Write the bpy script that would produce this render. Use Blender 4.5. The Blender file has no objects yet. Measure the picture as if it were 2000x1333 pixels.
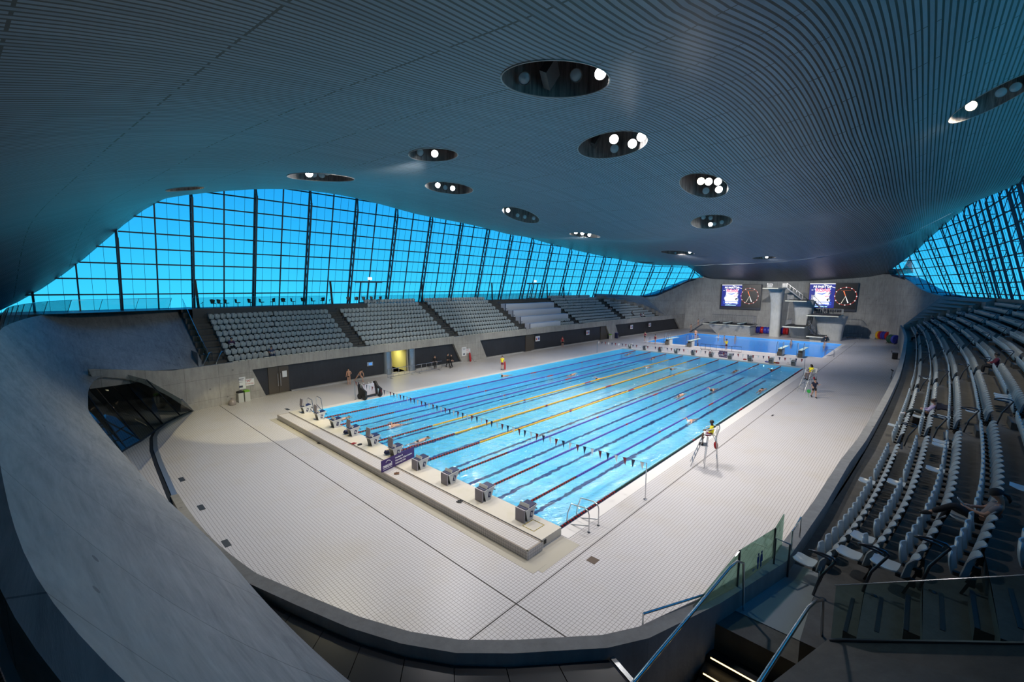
import bpy, bmesh, math, random
import numpy as np
from mathutils import Vector, Matrix, Euler
from mathutils.geometry import delaunay_2d_cdt
random.seed(7)
S = bpy.context.scene
COL = S.collection
PI = math.pi

# ---------------------------------------------------------------- camera
F_PX, YAW, PITCH, ROLL = 858.44, 0.7529, -0.1236, 0.0025
CAM = np.array([-13.547, -10.191, 9.994])
_fw = np.array([math.cos(PITCH)*math.cos(YAW), math.cos(PITCH)*math.sin(YAW), math.sin(PITCH)])
_r = np.cross(_fw, [0, 0, 1]); _r /= np.linalg.norm(_r); _u = np.cross(_r, _fw)
_R = _r*math.cos(ROLL)+_u*math.sin(ROLL); _U = _u*math.cos(ROLL)-_r*math.sin(ROLL)
cam_d = bpy.data.cameras.new('camera'); cam = bpy.data.objects.new('camera', cam_d); COL.objects.link(cam)
cam_d.sensor_width = 36; cam_d.lens = F_PX/2000*36; cam_d.clip_start = 0.05; cam_d.clip_end = 1000
m = Matrix.Identity(4)
for i in range(3):
    m[i][0] = _R[i]; m[i][1] = _U[i]; m[i][2] = -_fw[i]; m[i][3] = CAM[i]
cam.matrix_world = m
S.camera = cam

# measuring helpers: where a sight line of the photograph meets a real surface
def ray(px, py): return _fw+_R*(px-1000)/F_PX-_U*(py-666.5)/F_PX
def on_z(px, py, z=0.0): d = ray(px, py); return CAM+d*(z-CAM[2])/d[2]
def on_x(px, py, X): d = ray(px, py); return CAM+d*(X-CAM[0])/d[0]
def on_y(px, py, Y): d = ray(px, py); return CAM+d*(Y-CAM[1])/d[1]
def march(px, py, fn, t0=2, t1=300, n=6000):
    d = ray(px, py); t = np.linspace(t0, t1, n); Q = CAM[None]+t[:, None]*d[None]
    g = fn(Q[:, 0], Q[:, 1], Q[:, 2]); s = np.sign(g); k = np.nonzero(s[1:] != s[:-1])[0]
    if len(k) == 0: return Q[-1]
    k = k[0]; a = g[k]/(g[k]-g[k+1]); return Q[k]*(1-a)+Q[k+1]*a
def px_size(P): return F_PX/max(0.1, float((np.array(P)-CAM) @ _fw))
def project(P):
    d = np.array(P, float)-CAM; z = d @ _fw
    return 1000+F_PX*(d @ _R)/z, 666.5-F_PX*(d @ _U)/z, z

# ---------------------------------------------------------------- look and light
S.view_settings.view_transform = 'Standard'; S.view_settings.look = 'None'
S.view_settings.gamma = 1; S.view_settings.use_curve_mapping = False
S.view_settings.exposure = 0.0
S.cycles.max_bounces = 8; S.cycles.diffuse_bounces = 4; S.cycles.glossy_bounces = 3
S.cycles.transmission_bounces = 6; S.cycles.transparent_max_bounces = 16
S.cycles.caustics_reflective = False; S.cycles.caustics_refractive = False
S.cycles.sample_clamp_indirect = 6; S.cycles.use_denoising = True
W = bpy.data.worlds.new('daylight'); S.world = W; W.use_nodes = True
nt = W.node_tree; nt.nodes.clear()
out = nt.nodes.new('ShaderNodeOutputWorld'); bg = nt.nodes.new('ShaderNodeBackground')
tc = nt.nodes.new('ShaderNodeTexCoord'); sx = nt.nodes.new('ShaderNodeSeparateXYZ'); rp = nt.nodes.new('ShaderNodeValToRGB')
nz = nt.nodes.new('ShaderNodeTexNoise'); nz.inputs['Scale'].default_value = 2.5; nz.inputs['Detail'].default_value = 5
ad = nt.nodes.new('ShaderNodeMath'); ad.operation = 'MULTIPLY_ADD'; ad.inputs[1].default_value = 0.12
nt.links.new(tc.outputs['Generated'], sx.inputs[0]); nt.links.new(tc.outputs['Generated'], nz.inputs['Vector'])
nt.links.new(nz.outputs['Fac'], ad.inputs[0]); nt.links.new(sx.outputs['Z'], ad.inputs[2])
nt.links.new(ad.outputs[0], rp.inputs[0]); nt.links.new(rp.outputs[0], bg.inputs[0]); nt.links.new(bg.outputs[0], out.inputs[0])
e = rp.color_ramp.elements
e[0].position = 0.0; e[0].color = (1.0, 1.05, 1.0, 1)
e[1].position = 0.45; e[1].color = (.12, .42, .76, 1)
x = e.new(0.12); x.color = (.62, .80, .92, 1)
x = e.new(0.24); x.color = (.35, .58, .84, 1)
bg.inputs['Strength'].default_value = 1.15
WORLD_BG = bg

SPOTS = []
def spot(P, target, watts, color=(1, .96, .92), angle=110, blend=.6, size=.35, parent=None, name='lamp'):
    d = bpy.data.lights.new(name, 'SPOT'); d.energy = watts; d.color = color
    d.spot_size = math.radians(angle); d.spot_blend = blend; d.shadow_soft_size = size
    o = bpy.data.objects.new(name, d); COL.objects.link(o)
    o.location = P; o.rotation_euler = (Vector(target)-Vector(P)).to_track_quat('-Z', 'Y').to_euler()
    SPOTS.append(o); return o

# ---------------------------------------------------------------- tagging
def tag(o, label=None, cat=None, group=None, kind=None):
    if label: o['label'] = label
    if cat: o['category'] = cat
    if group: o['group'] = group
    if kind: o['kind'] = kind
    return o
def empty(name, loc=(0, 0, 0), rz=0.0, parent=None):
    o = bpy.data.objects.new(name, None); COL.objects.link(o)
    o.location = loc; o.rotation_euler = (0, 0, rz); o.empty_display_size = .2
    if parent: o.parent = parent
    return o
def thing(name, label, cat, loc=(0, 0, 0), rz=0.0, group=None):
    return tag(empty(name, loc, rz), label, cat, group)
def copy_tree(o, parent=None):
    c = o.copy(); COL.objects.link(c)
    if parent: c.parent = parent
    for ch in list(KIDS.get(o.name, [])):
        copy_tree(ch, c)
    return c
KIDS = {}

class MB:
    """collects shapes into one mesh"""
    def __init__(s): s.v = []; s.f = []; s.mi = []; s.cur = 0
    def add(s, vs, fs):
        n = len(s.v); s.v += [tuple(map(float, p)) for p in vs]
        s.f += [tuple(n+i for i in f) for f in fs]; s.mi += [s.cur]*len(fs); return s
    def box(s, c, d, rot=None):
        x, y, z = d[0]/2, d[1]/2, d[2]/2
        P = [Vector((sx*x, sy*y, sz*z)) for sx in (-1, 1) for sy in (-1, 1) for sz in (-1, 1)]
        if rot: M = Euler(rot).to_matrix(); P = [M @ p for p in P]
        P = [p+Vector(c) for p in P]
        return s.add(P, [(0, 1, 3, 2), (4, 6, 7, 5), (0, 4, 5, 1), (2, 3, 7, 6), (0, 2, 6, 4), (1, 5, 7, 3)])
    def beam(s, a, b, w, h=None, up=(0, 0, 1)):
        h = h or w; a, b = Vector(a), Vector(b); d = (b-a).normalized(); u = Vector(up)
        if abs(d.dot(u)) > .98: u = Vector((0, 1, 0)) if abs(d.y) < .9 else Vector((1, 0, 0))
        r = d.cross(u).normalized(); u = r.cross(d)
        P = [p+r*sx*w/2+u*sy*h/2 for p in (a, b) for sx in (-1, 1) for sy in (-1, 1)]
        return s.add(P, [(0, 1, 3, 2), (4, 6, 7, 5), (0, 4, 5, 1), (2, 3, 7, 6), (0, 2, 6, 4), (1, 5, 7, 3)])
    def tube(s, pts, r, n=8, closed=False, caps=True):
        pts = [Vector(p) for p in pts]; N = len(pts); rr = r if hasattr(r, '__len__') else [r]*N
        base = len(s.v); V = []; F = []; prev = None
        for i, p in enumerate(pts):
            if closed: d = pts[(i+1) % N]-pts[i-1]
            else: d = pts[min(i+1, N-1)]-pts[max(i-1, 0)]
            d.normalize()
            if prev is None:
                u = Vector((0, 0, 1)) if abs(d.z) < .9 else Vector((1, 0, 0))
                u = (u-d*u.dot(d)).normalized()
            else:
                u = (prev-d*prev.dot(d)); u = u.normalized() if u.length > 1e-6 else prev
            prev = u; w = d.cross(u)
            for k in range(n):
                a = 2*PI*k/n; V.append(p+(u*math.cos(a)+w*math.sin(a))*rr[i])
        for i in range(N if closed else N-1):
            j = (i+1) % N
            for k in range(n):
                l = (k+1) % n; F.append((i*n+k, i*n+l, j*n+l, j*n+k))
        if caps and not closed:
            F.append(tuple(range(n-1, -1, -1))); F.append(tuple((N-1)*n+k for k in range(n)))
        return s.add(V, F)
    def lathe(s, prof, c=(0, 0, 0), n=16, M=None):
        V = []; F = []
        for (r, z) in prof:
            for k in range(n):
                a = 2*PI*k/n; p = Vector((r*math.cos(a), r*math.sin(a), z))
                if M: p = M @ p
                V.append(p+Vector(c))
        for i in range(len(prof)-1):
            for k in range(n):
                l = (k+1) % n; F.append((i*n+k, i*n+l, (i+1)*n+l, (i+1)*n+k))
        if prof[0][0] > 1e-4: F.append(tuple(range(n-1, -1, -1)))
        if prof[-1][0] > 1e-4: F.append(tuple((len(prof)-1)*n+k for k in range(n)))
        return s.add(V, F)
    def prism(s, poly, d0, d1, fn):
        """extrude 2-D polygon between depths d0,d1; fn(u,v,d)->xyz"""
        n = len(poly); V = [fn(u, v, d0) for u, v in poly]+[fn(u, v, d1) for u, v in poly]
        F = [tuple(range(n-1, -1, -1)), tuple(range(n, 2*n))]+[(i, (i+1) % n, n+(i+1) % n, n+i) for i in range(n)]
        return s.add(V, F)
    def grid(s, rows, flip=False):
        n = len(rows[0]); V = [p for r in rows for p in r]; F = []
        for i in range(len(rows)-1):
            for j in range(n-1):
                q = (i*n+j, i*n+j+1, (i+1)*n+j+1, (i+1)*n+j); F.append(q[::-1] if flip else q)
        return s.add(V, F)
    def mesh(s, name, mats, smooth=False):
        me = bpy.data.meshes.new(name); me.from_pydata(s.v, [], s.f)
        for mt in (mats if isinstance(mats, (list, tuple)) else [mats]): me.materials.append(mt)
        me.polygons.foreach_set('material_index', s.mi)
        if smooth:
            me.polygons.foreach_set('use_smooth', [True]*len(s.f))
        me.update(); return me
    def build(s, name, mats, parent=None, smooth=False, loc=None, recalc=True, bevel=0):
        me = s.mesh(name, mats, smooth)
        if recalc:
            bm = bmesh.new(); bm.from_mesh(me); bmesh.ops.recalc_face_normals(bm, faces=bm.faces)
            if bevel: bmesh.ops.bevel(bm, geom=[e for e in bm.edges if len(e.link_faces) == 2 and e.calc_face_angle(0) > .5], offset=bevel, segments=2, affect='EDGES', profile=.6)
            bm.to_mesh(me); bm.free()
        o = bpy.data.objects.new(name, me); COL.objects.link(o)
        if parent: o.parent = parent; KIDS.setdefault(parent.name, []).append(o)
        if loc is not None: o.location = loc
        if smooth:
            try: me.set_sharp_from_angle(angle=math.radians(40))
            except Exception: pass
        return o
def struct(o, kind='structure'): o['kind'] = kind; return o

# ---------------------------------------------------------------- materials
MATS = {}
def mat(name, color=(.5, .5, .5), rough=.5, metal=0.0, emis=None, estr=0.0, spec=None):
    if name in MATS: return MATS[name]
    m = bpy.data.materials.new(name); m.use_nodes = True; b = m.node_tree.nodes['Principled BSDF']
    b.inputs['Base Color'].default_value = (*color, 1); b.inputs['Roughness'].default_value = rough
    b.inputs['Metallic'].default_value = metal
    if spec is not None: b.inputs['Specular IOR Level'].default_value = spec
    if emis: b.inputs['Emission Color'].default_value = (*emis, 1); b.inputs['Emission Strength'].default_value = estr
    MATS[name] = m; return m
class NT:
    def __init__(s, name):
        s.m = bpy.data.materials.new(name); s.m.use_nodes = True; s.t = s.m.node_tree; s.b = s.t.nodes['Principled BSDF']; MATS[name] = s.m
    def n(s, t, **k):
        x = s.t.nodes.new('ShaderNode'+t)
        for a, v in k.items():
            if hasattr(x, a): setattr(x, a, v)
            else: x.inputs[a].default_value = v
        return x
    def l(s, a, b): s.t.links.new(a, b)
    def math(s, op, a, b=None, c=None):
        x = s.t.nodes.new('ShaderNodeMath'); x.operation = op
        for i, v in enumerate((a, b, c)):
            if v is None: continue
            if isinstance(v, (int, float)): x.inputs[i].default_value = v
            else: s.l(v, x.inputs[i])
        return x.outputs[0]
    def mix(s, f, a, b):
        x = s.t.nodes.new('ShaderNodeMix'); x.data_type = 'RGBA'
        for i, v in ((0, f), (6, a), (7, b)):
            if isinstance(v, (int, float)): x.inputs[i].default_value = v
            elif isinstance(v, tuple): x.inputs[i].default_value = (*v, 1) if len(v) == 3 else v
            else: s.l(v, x.inputs[i])
        return x.outputs[2]
    def pos(s):
        g = s.t.nodes.new('ShaderNodeNewGeometry'); x = s.t.nodes.new('ShaderNodeSeparateXYZ'); s.l(g.outputs['Position'], x.inputs[0]); return g.outputs['Position'], x.outputs
    def noise(s, vec, scale, detail=4, rough=.55, dist=0):
        x = s.n('TexNoise'); x.inputs['Scale'].default_value = scale; x.inputs['Detail'].default_value = detail; x.inputs['Roughness'].default_value = rough; x.inputs['Distortion'].default_value = dist
        if vec is not None: s.l(vec, x.inputs['Vector'])
        return x.outputs['Fac']
    def scale(s, vec, v):
        x = s.t.nodes.new('ShaderNodeVectorMath'); x.operation = 'MULTIPLY'; s.l(vec, x.inputs[0]); x.inputs[1].default_value = v; return x.outputs[0]
    def ramp(s, f, stops):
        x = s.t.nodes.new('ShaderNodeValToRGB'); e = x.color_ramp.elements
        while len(e) < len(stops): e.new(.5)
        for i, (p, c) in enumerate(stops): e[i].position = p; e[i].color = (*c, 1) if len(c) == 3 else c
        s.l(f, x.inputs[0]); return x.outputs[0]
    def bump(s, h, strength=.3, dist=.02):
        x = s.t.nodes.new('ShaderNodeBump'); x.inputs['Strength'].default_value = strength; x.inputs['Distance'].default_value = dist
        s.l(h, x.inputs['Height']); s.l(x.outputs[0], s.b.inputs['Normal'])
    def lines(s, coord, period, width, off=0.0):
        """1 inside a thin line repeated every period"""
        a = s.math('ADD', coord, 1000.0+off); f = s.math('FRACT', s.math('DIVIDE', a, period))
        return s.math('LESS_THAN', f, width/period)

def concrete(name, base, vary=.25, panel=None, rough=.75):
    k = NT(name); P, X = k.pos()
    n1 = k.noise(P, .55, 6, .65); n2 = k.noise(k.scale(P, (4, 4, .6)), 1.0, 5, .6); n3 = k.noise(P, 14, 3)
    f = k.math('MULTIPLY_ADD', n2, .45, k.math('MULTIPLY_ADD', n3, .15, k.math('MULTIPLY', n1, .55)))
    lo = tuple(c*(1-vary) for c in base); hi = tuple(min(1, c*(1+vary)) for c in base)
    c = k.ramp(f, [(.35, lo), (.75, hi)])
    if panel:
        ax, per, zp = panel
        l1 = k.lines(X[ax], per, .035); c = k.mix(k.math('MULTIPLY', l1, .55), c, tuple(v*.4 for v in base))
        if zp:
            l2 = k.lines(X[2], zp, .03, .35); c = k.mix(k.math('MULTIPLY', l2, .5), c, tuple(v*.4 for v in base))
    # tie holes and blotches
    v = k.n('TexVoronoi'); v.feature = 'F1'; v.inputs['Scale'].default_value = .9; k.l(P, v.inputs['Vector'])
    c = k.mix(k.math('MULTIPLY', k.math('LESS_THAN', v.outputs['Distance'], .07), .55), c, tuple(v_*.3 for v_ in base))
    k.l(c, k.b.inputs['Base Color']); k.b.inputs['Roughness'].default_value = rough
    k.bump(k.math('ADD', n3, n2), .15, .03); return k.m
M_conc = concrete('concrete wall', (.33, .32, .30), .3, (0, 2.4, 1.75))
M_concback = concrete('concrete back wall', (.34, .34, .33), .3, (1, 2.6, 1.9))
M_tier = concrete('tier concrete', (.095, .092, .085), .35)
M_concplain = concrete('fair faced concrete', (.27, .265, .25), .25)
def sweep_mat():
    k = NT('board marked sweep concrete'); P, X = k.pos()
    v = k.scale(P, (3.5, .35, 1.3)); n1 = k.noise(v, .9, 7, .68, 1.2); n2 = k.noise(P, .35, 5, .6); n3 = k.noise(k.scale(P, (9, .8, 4)), 2, 4)
    f = k.math('MULTIPLY_ADD', n1, .55, k.math('MULTIPLY_ADD', n3, .2, k.math('MULTIPLY', n2, .35)))
    c = k.ramp(f, [(.32, (.17, .175, .18)), (.55, (.36, .365, .37)), (.8, (.55, .55, .54))])
    l1 = k.lines(k.math('ADD', X[1], k.math('MULTIPLY', X[0], .6)), 3.4, .03); c = k.mix(k.math('MULTIPLY', l1, .6), c, (.06, .06, .06))
    v = k.n('TexVoronoi'); v.feature = 'F1'; v.inputs['Scale'].default_value = .8; k.l(k.scale(P, (1.6, .7, 1)), v.inputs['Vector'])
    c = k.mix(k.math('MULTIPLY', k.math('LESS_THAN', v.outputs['Distance'], .055), .6), c, (.05, .05, .05))
    k.l(c, k.b.inputs['Base Color']); k.b.inputs['Roughness'].default_value = .6; k.bump(n1, .2, .03); return k.m
M_sweep = sweep_mat()
def tile_mat(name, base, grout, t=.125, gw=.011, rough=.35, dirt=(.45, .40, .28), dirt_amt=.25, side=False):
    k = NT(name); P, X = k.pos()
    a = k.math('MAXIMUM', k.lines(X[0], t, gw), k.lines(X[1], t, gw))
    if side: a = k.math('MAXIMUM', a, k.lines(X[2], t, gw))
    n = k.noise(P, .35, 6, .6); n2 = k.noise(P, 3, 3)
    d = k.ramp(n, [(.5, (0, 0, 0)), (.75, (1, 1, 1))])
    c = k.mix(k.math('MULTIPLY', d, dirt_amt), base, dirt)
    c = k.mix(k.math('MULTIPLY', n2, .15), c, tuple(v*.75 for v in base))
    c = k.mix(a, c, grout); k.l(c, k.b.inputs['Base Color'])
    k.b.inputs['Roughness'].default_value = rough; return k.m
M_deck = tile_mat('deck tiles', (.58, .565, .575), (.17, .155, .15), gw=.012, dirt=(.50, .44, .33), dirt_amt=.4)
M_step = tile_mat('tiled step', (.60, .57, .55), (.16, .15, .15), side=True)
M_poolend = tile_mat('pool end deck', (.62, .58, .50), (.60, .56, .48), t=.6, dirt=(.42, .40, .18), dirt_amt=.7)
def basin_mat():
    k = NT('pool basin tiles'); P, X = k.pos()
    # dark lane markings under each lane centre
    n = k.noise(k.scale(P, (1, 1, 1)), 1.6, 3, .6, 1.0)
    yy = k.math('ADD', X[1], k.math('MULTIPLY_ADD', n, .5, -.25))
    f = k.math('FRACT', k.math('DIVIDE', k.math('ADD', yy, 1000.0), 2.5))
    ln = k.math('LESS_THAN', k.math('ABSOLUTE', k.math('SUBTRACT', f, .5)), .055)
    inx = k.math('MULTIPLY', k.math('GREATER_THAN', X[0], 1.6), k.math('LESS_THAN', X[0], 48.4))
    bot = k.math('LESS_THAN', X[2], -1.4)
    ln = k.math('MULTIPLY', k.math('MULTIPLY', ln, inx), bot)
    pool = k.math('LESS_THAN', X[0], 55.0); ln = k.math('MULTIPLY', ln, pool)
    c = k.mix(pool, (.05, .42, .92), (.17, .71, 1.0))
    c = k.mix(ln, c, (.004, .02, .12)); k.l(c, k.b.inputs['Base Color']); k.b.inputs['Roughness'].default_value = .5; return k.m
M_basin = basin_mat()
def water_mat():
    k = NT('pool water'); P, X = k.pos(); t = k.t
    tr = k.n('BsdfTransparent'); tr.inputs[0].default_value = (.86, .97, 1, 1)
    gl = k.n('BsdfGlossy'); gl.inputs['Roughness'].default_value = .03; gl.inputs[0].default_value = (1, 1, 1, 1)
    n = k.noise(P, 2.2, 4, .6, .6); n2 = k.noise(P, .5, 2, .5)
    h = k.math('MULTIPLY_ADD', n2, .8, n)
    b = k.n('Bump'); b.inputs['Strength'].default_value = .9; b.inputs['Distance'].default_value = .2; k.l(h, b.inputs['Height']); k.l(b.outputs[0], gl.inputs['Normal'])
    fr = k.n('Fresnel'); fr.inputs['IOR'].default_value = 1.33
    mx = k.n('MixShader'); k.l(k.math('MULTIPLY', fr.outputs[0], .5), mx.inputs[0]); k.l(tr.outputs[0], mx.inputs[1]); k.l(gl.outputs[0], mx.inputs[2])
    o = t.nodes['Material Output']; k.l(mx.outputs[0], o.inputs[0]); return k.m
M_water = water_mat()
def slat_mat():
    k = NT('ceiling boards'); P, X = k.pos()
    per = .165; a = k.math('DIVIDE', k.math('ADD', X[1], 1000.0), per); f = k.math('FRACT', a); idx = k.math('FLOOR', a)
    gap = k.math('LESS_THAN', f, .36)
    wn = k.n('TexWhiteNoise'); wn.noise_dimensions = '1D'; k.l(idx, wn.inputs['W'])
    par = k.math('GREATER_THAN', wn.outputs['Value'], .45)
    jt = k.math('MULTIPLY', k.lines(k.math('ADD', X[0], k.math('MULTIPLY', X[1], .12)), 3.3, .06), par)
    n = k.noise(k.scale(P, (.5, 5, .5)), 2, 4)
    c = k.ramp(k.math('MULTIPLY_ADD', wn.outputs['Value'], .4, k.math('MULTIPLY', n, .6)), [(.2, (.105, .135, .18)), (.8, (.165, .205, .265))])  # the glazing's blue light is tinted into the wood colour
    c = k.mix(k.math('MAXIMUM', gap, jt), c, (.012, .012, .012)); k.l(c, k.b.inputs['Base Color'])
    k.b.inputs['Roughness'].default_value = .45; k.b.inputs['Specular IOR Level'].default_value = .5
    k.bump(k.math('SUBTRACT', 1.0, gap), .35, .03); return k.m
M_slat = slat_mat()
def glass(name, tint, refl=.08, rough=.02, fr=.5):
    k = NT(name); tr = k.n('BsdfTransparent'); tr.inputs[0].default_value = (*tint, 1)
    gl = k.n('BsdfGlossy'); gl.inputs['Roughness'].default_value = rough
    lw = k.n('LayerWeight'); lw.inputs[0].default_value = .35
    f = k.math('MULTIPLY_ADD', lw.outputs['Fresnel'], fr, refl)
    mx = k.n('MixShader'); k.l(f, mx.inputs[0]); k.l(tr.outputs[0], mx.inputs[1]); k.l(gl.outputs[0], mx.inputs[2])
    k.l(mx.outputs[0], k.t.nodes['Material Output'].inputs[0]); return k.m
M_blueglass = glass('blue filmed glazing', (.045, .62, 1.0), .0, fr=.08)
M_glass = glass('clear balustrade glass', (.72, .86, .86), .03)
M_darkglass = glass('dark entrance glazing', (.30, .36, .38), .05, fr=.12)
M_frame = mat('dark facade steel', (.02, .035, .06), .5)
M_black = mat('black', (.012, .012, .014), .6)
M_panel = concrete('dark wall panel', (.022, .024, .030), .35, None, .45)
M_door = mat('bronze door metal', (.09, .075, .06), .4, .3)
M_steel = mat('brushed steel', (.55, .56, .58), .25, 1.0)
M_chrome = mat('polished steel rail', (.6, .62, .65), .14, 1.0)
M_dsteel = mat('dark steel rail', (.10, .11, .13), .3, .8)
M_white = mat('white paint', (.75, .75, .76), .4)
M_seat = mat('pale grey plastic', (.47, .52, .53), .25)
M_seatback = mat('grey seat plastic', (.42, .46, .47), .3)
M_bracket = mat('seat bracket metal', (.06, .06, .06), .5, .5)
M_navy = mat('navy rubber', (.012, .018, .07), .5)
M_red = mat('red plastic', (.35, .012, .015), .4)
M_blue = mat('blue plastic', (.03, .04, .32), .4)
M_purp = mat('violet plastic', (.06, .03, .25), .4)
M_yel = mat('yellow plastic', (.75, .42, .02), .4)
M_grn = mat('dark green plastic', (.01, .06, .035), .4)
M_skin = mat('light skin', (.50, .28, .19), .5)
M_skind = mat('dark skin', (.10, .055, .035), .5)
M_hair = mat('black hair', (.012, .010, .009), .6)
M_hairb = mat('brown hair', (.05, .03, .02), .6)

# ================================================================ THE HALL
YC = 12.5
def _wraw(X):
    return np.interp(X, [-12, -10.6, -6, -3, 0, 8, 18, 30, 45, 63, 80, 90], [18.3, 18.6, 19.3, 20.0, 20.6, 21.0, 21.3, 21.5, 21.4, 21.1, 20.3, 19.6])
_wx = np.linspace(-16, 96, 225); _wy = _wraw(_wx)
for _ in range(60): _wy[1:-1] = _wy[1:-1]*.5+(_wy[2:]+_wy[:-2])*.25
def wpar(X):            # half distance from the pool axis to the poolside wall
    return np.interp(X, _wx, _wy)
def wfac(X): return np.interp(X, [-20, 50, 60, 70, 80, 90, 95, 99], [31.0, 30.7, 29.8, 29.0, 27.5, 24.0, 20.5, 18.0])
def lean(X): return np.interp(X, [-20, 60, 75, 90, 99], [.27, .28, .33, .42, .42])
def yside(side, w): return YC+side*w       # side +1 = far left stand, -1 = the stand beside the camera

# ---- ceiling height, fitted through measured points
def tps_fit(P):
    P = np.array(P, float); xy = P[:, :2]/40; z = P[:, 2]; n = len(P)
    d = np.linalg.norm(xy[:, None]-xy[None], axis=2); K = np.where(d > 0, d*d*np.log(d+1e-12), 0)+np.eye(n)*1e-3
    A = np.zeros((n+3, n+3)); A[:n, :n] = K; A[:n, n] = 1; A[:n, n+1:] = xy; A[n, :n] = 1; A[n+1:, :n] = xy.T
    w = np.linalg.solve(A, np.concatenate([z, [0, 0, 0]]))
    def f(X, Y):
        X = np.asarray(X, float); Y = np.asarray(Y, float); q = np.stack([X, Y], -1)/40
        dd = np.linalg.norm(q[..., None, :]-xy, axis=-1); kk = np.where(dd > 0, dd*dd*np.log(dd+1e-12), 0)
        return kk @ w[:n]+w[n]+q @ w[n+1:]
    return f
EDGE = [(-15, 8.74), (-14.1, 9.27), (-12.85, 10.31), (-11.2, 11.83), (-9.5, 13.74), (-7.7, 15.7), (-5.9, 17.35), (-2.9, 18.9), (2.3, 19.9),
        (7.3, 20.5), (13.2, 20.9), (20.3, 20.65), (29, 19.97), (40.2, 18.73)]
near = []
for X, z in EDGE:
    h = float(wfac(X)-lean(X)*(z-7.9))
    for s in (1, -1): near.append((X, YC+s*h, z))
EDGE_L = [(54.2, 17.33), (70.6, 15.98), (86.9, 14.93), (92.7, 14.69)]
EDGE_R = [(50, 19.34), (55.6, 19.69), (61, 20.02), (67.1, 20.28), (77, 19.47), (82.5, 18.38), (87, 17.05), (91, 15.67), (93.3, 14.65), (95, 13.9), (97, 13.15)]
for X, z in EDGE_L: near.append((X, YC+float(wfac(X)-lean(X)*(z-7.9)), z))
for X, z in EDGE_R[:3]: near.append((X, YC-float(wfac(X)-lean(X)*(z-7.9)), z))
CREASE_PX = [(1342, 519, 92.3), (1400, 517, 82), (1480, 514, 75), (1550, 509, 71), (1620, 499, 69), (1680, 486, 68), (1750, 467, 67.3), (1820, 436, 66.8), (1889, 401, 66.5)]
crease = [on_x(px, py, X) for px, py, X in CREASE_PX]
crease = [crease[0]+(crease[0]-crease[1])*.8]+crease+[crease[-1]+(crease[-1]-crease[-2])*1.6]
near += [tuple(c) for c in crease[1:-1]]
for X, z in [(-15, 13.66), (-8, 15.87), (0, 16.34), (15, 16.62), (30, 14.9), (45, 15.49), (58, 14.51)]:
    near.append((X, YC, z))
for X, zl, zr in [(-14, 13.32, 14.4), (-4, 17.18, 15.7), (15, 17.9, 17.35), (30, 16.98, 16.55)]:
    near.append((X, YC+19, zl)); near.append((X, YC-19, zr))
for X, zl, zr in [(5, 17.38, 17.12), (22, 16.18, 15.8), (38, 16.01, 15.92)]:
    near.append((X, YC+9, zl)); near.append((X, YC-9, zr))
zn = tps_fit(near)
CR = np.array(crease); CRo = CR[np.argsort(CR[:, 1])]
def xcrease(Y): return np.interp(Y, CRo[:, 1], CRo[:, 0])
def xback(Y): return np.interp(Y, [-9, -6, -2.6, 4, 12, 19, 25, 28, 30.5, 33.5], [90.5, 97, 100, 99.5, 98.5, 97.5, 97, 96.5, 95, 90.5])
far_pts = [tuple(c) for c in crease]
for X, z in EDGE_R[3:]: far_pts.append((X, YC-float(wfac(X)-lean(X)*(z-7.9)), z))
crest = []
for px, py in [(1722, 536), (1700, 541), (1650, 545), (1600, 548), (1550, 550), (1500, 550), (1450, 548), (1410, 546), (1390, 545)]:
    P = march(px, py, lambda x, y, z: x-xback(y)); crest.append(P)
for P in crest: far_pts.append((P[0], P[1], P[2]))
for P in crest[1:-1]: far_pts.append((P[0]+6, P[1], P[2]-1.0))
zf_ = tps_fit(far_pts)
def zceil(X, Y):
    X = np.asarray(X, float); Y = np.asarray(Y, float)
    return np.where(X < xcrease(Y), zn(X, Y), zf_(X, Y))

# ---- light wells: (centre px, width px)
WELLS = [((1085, 153), 212), ((1197, 282), 138), ((1375, 362), 97), ((1390, 433), 82), ((1323, 494), 66), ((1492, 504), 47),
         ((846, 302), 97), ((877, 367), 95), ((1017, 420), 76), ((1142, 460), 61), ((628, 347), 131), ((1945, 190), 176), ((362, 369), 76), ((1262, 513), 34)]
wells = []
for (c, wpx) in WELLS:
    P = march(c[0], c[1], lambda x, y, z: z-zn(x, y), t0=3)
    a, b = ray(c[0]-wpx/2, c[1]), ray(c[0]+wpx/2, c[1])
    ang = math.acos(np.clip(a @ b/np.linalg.norm(a)/np.linalg.norm(b), -1, 1))
    R = float(np.linalg.norm(P-CAM)*math.tan(ang/2)); wells.append((P, R))
OVAL = {0: (73, 1), 1: (50, -9), 2: (46, 9), 3: (27, -4), 6: (26, 0), 7: (22, 6), 8: (24, 17)}   # seen height and tilt of the larger wells
RIM = []
for i_, ((c, wpx), (P, R)) in enumerate(zip(WELLS, wells)):
    N = 40
    if i_ in OVAL:
        hh, tl = OVAL[i_]; tl = math.radians(tl); L = []
        for k in range(N):
            a = 2*PI*k/N; ex, ey = wpx/2*math.cos(a), hh/2*math.sin(a)
            q = march(c[0]+ex*math.cos(tl)-ey*math.sin(tl), c[1]+ex*math.sin(tl)+ey*math.cos(tl), lambda x, y, z: z-zn(x, y), t0=3, t1=90, n=900); L.append((float(q[0]), float(q[1])))
        if sum(L[k][0]*L[(k+1) % N][1]-L[(k+1) % N][0]*L[k][1] for k in range(N)) < 0: L = L[::-1]
    else: L = [(P[0]+R*math.cos(2*PI*k/N), P[1]+R*math.sin(2*PI*k/N)) for k in range(N)]
    RIM.append(L)
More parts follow.
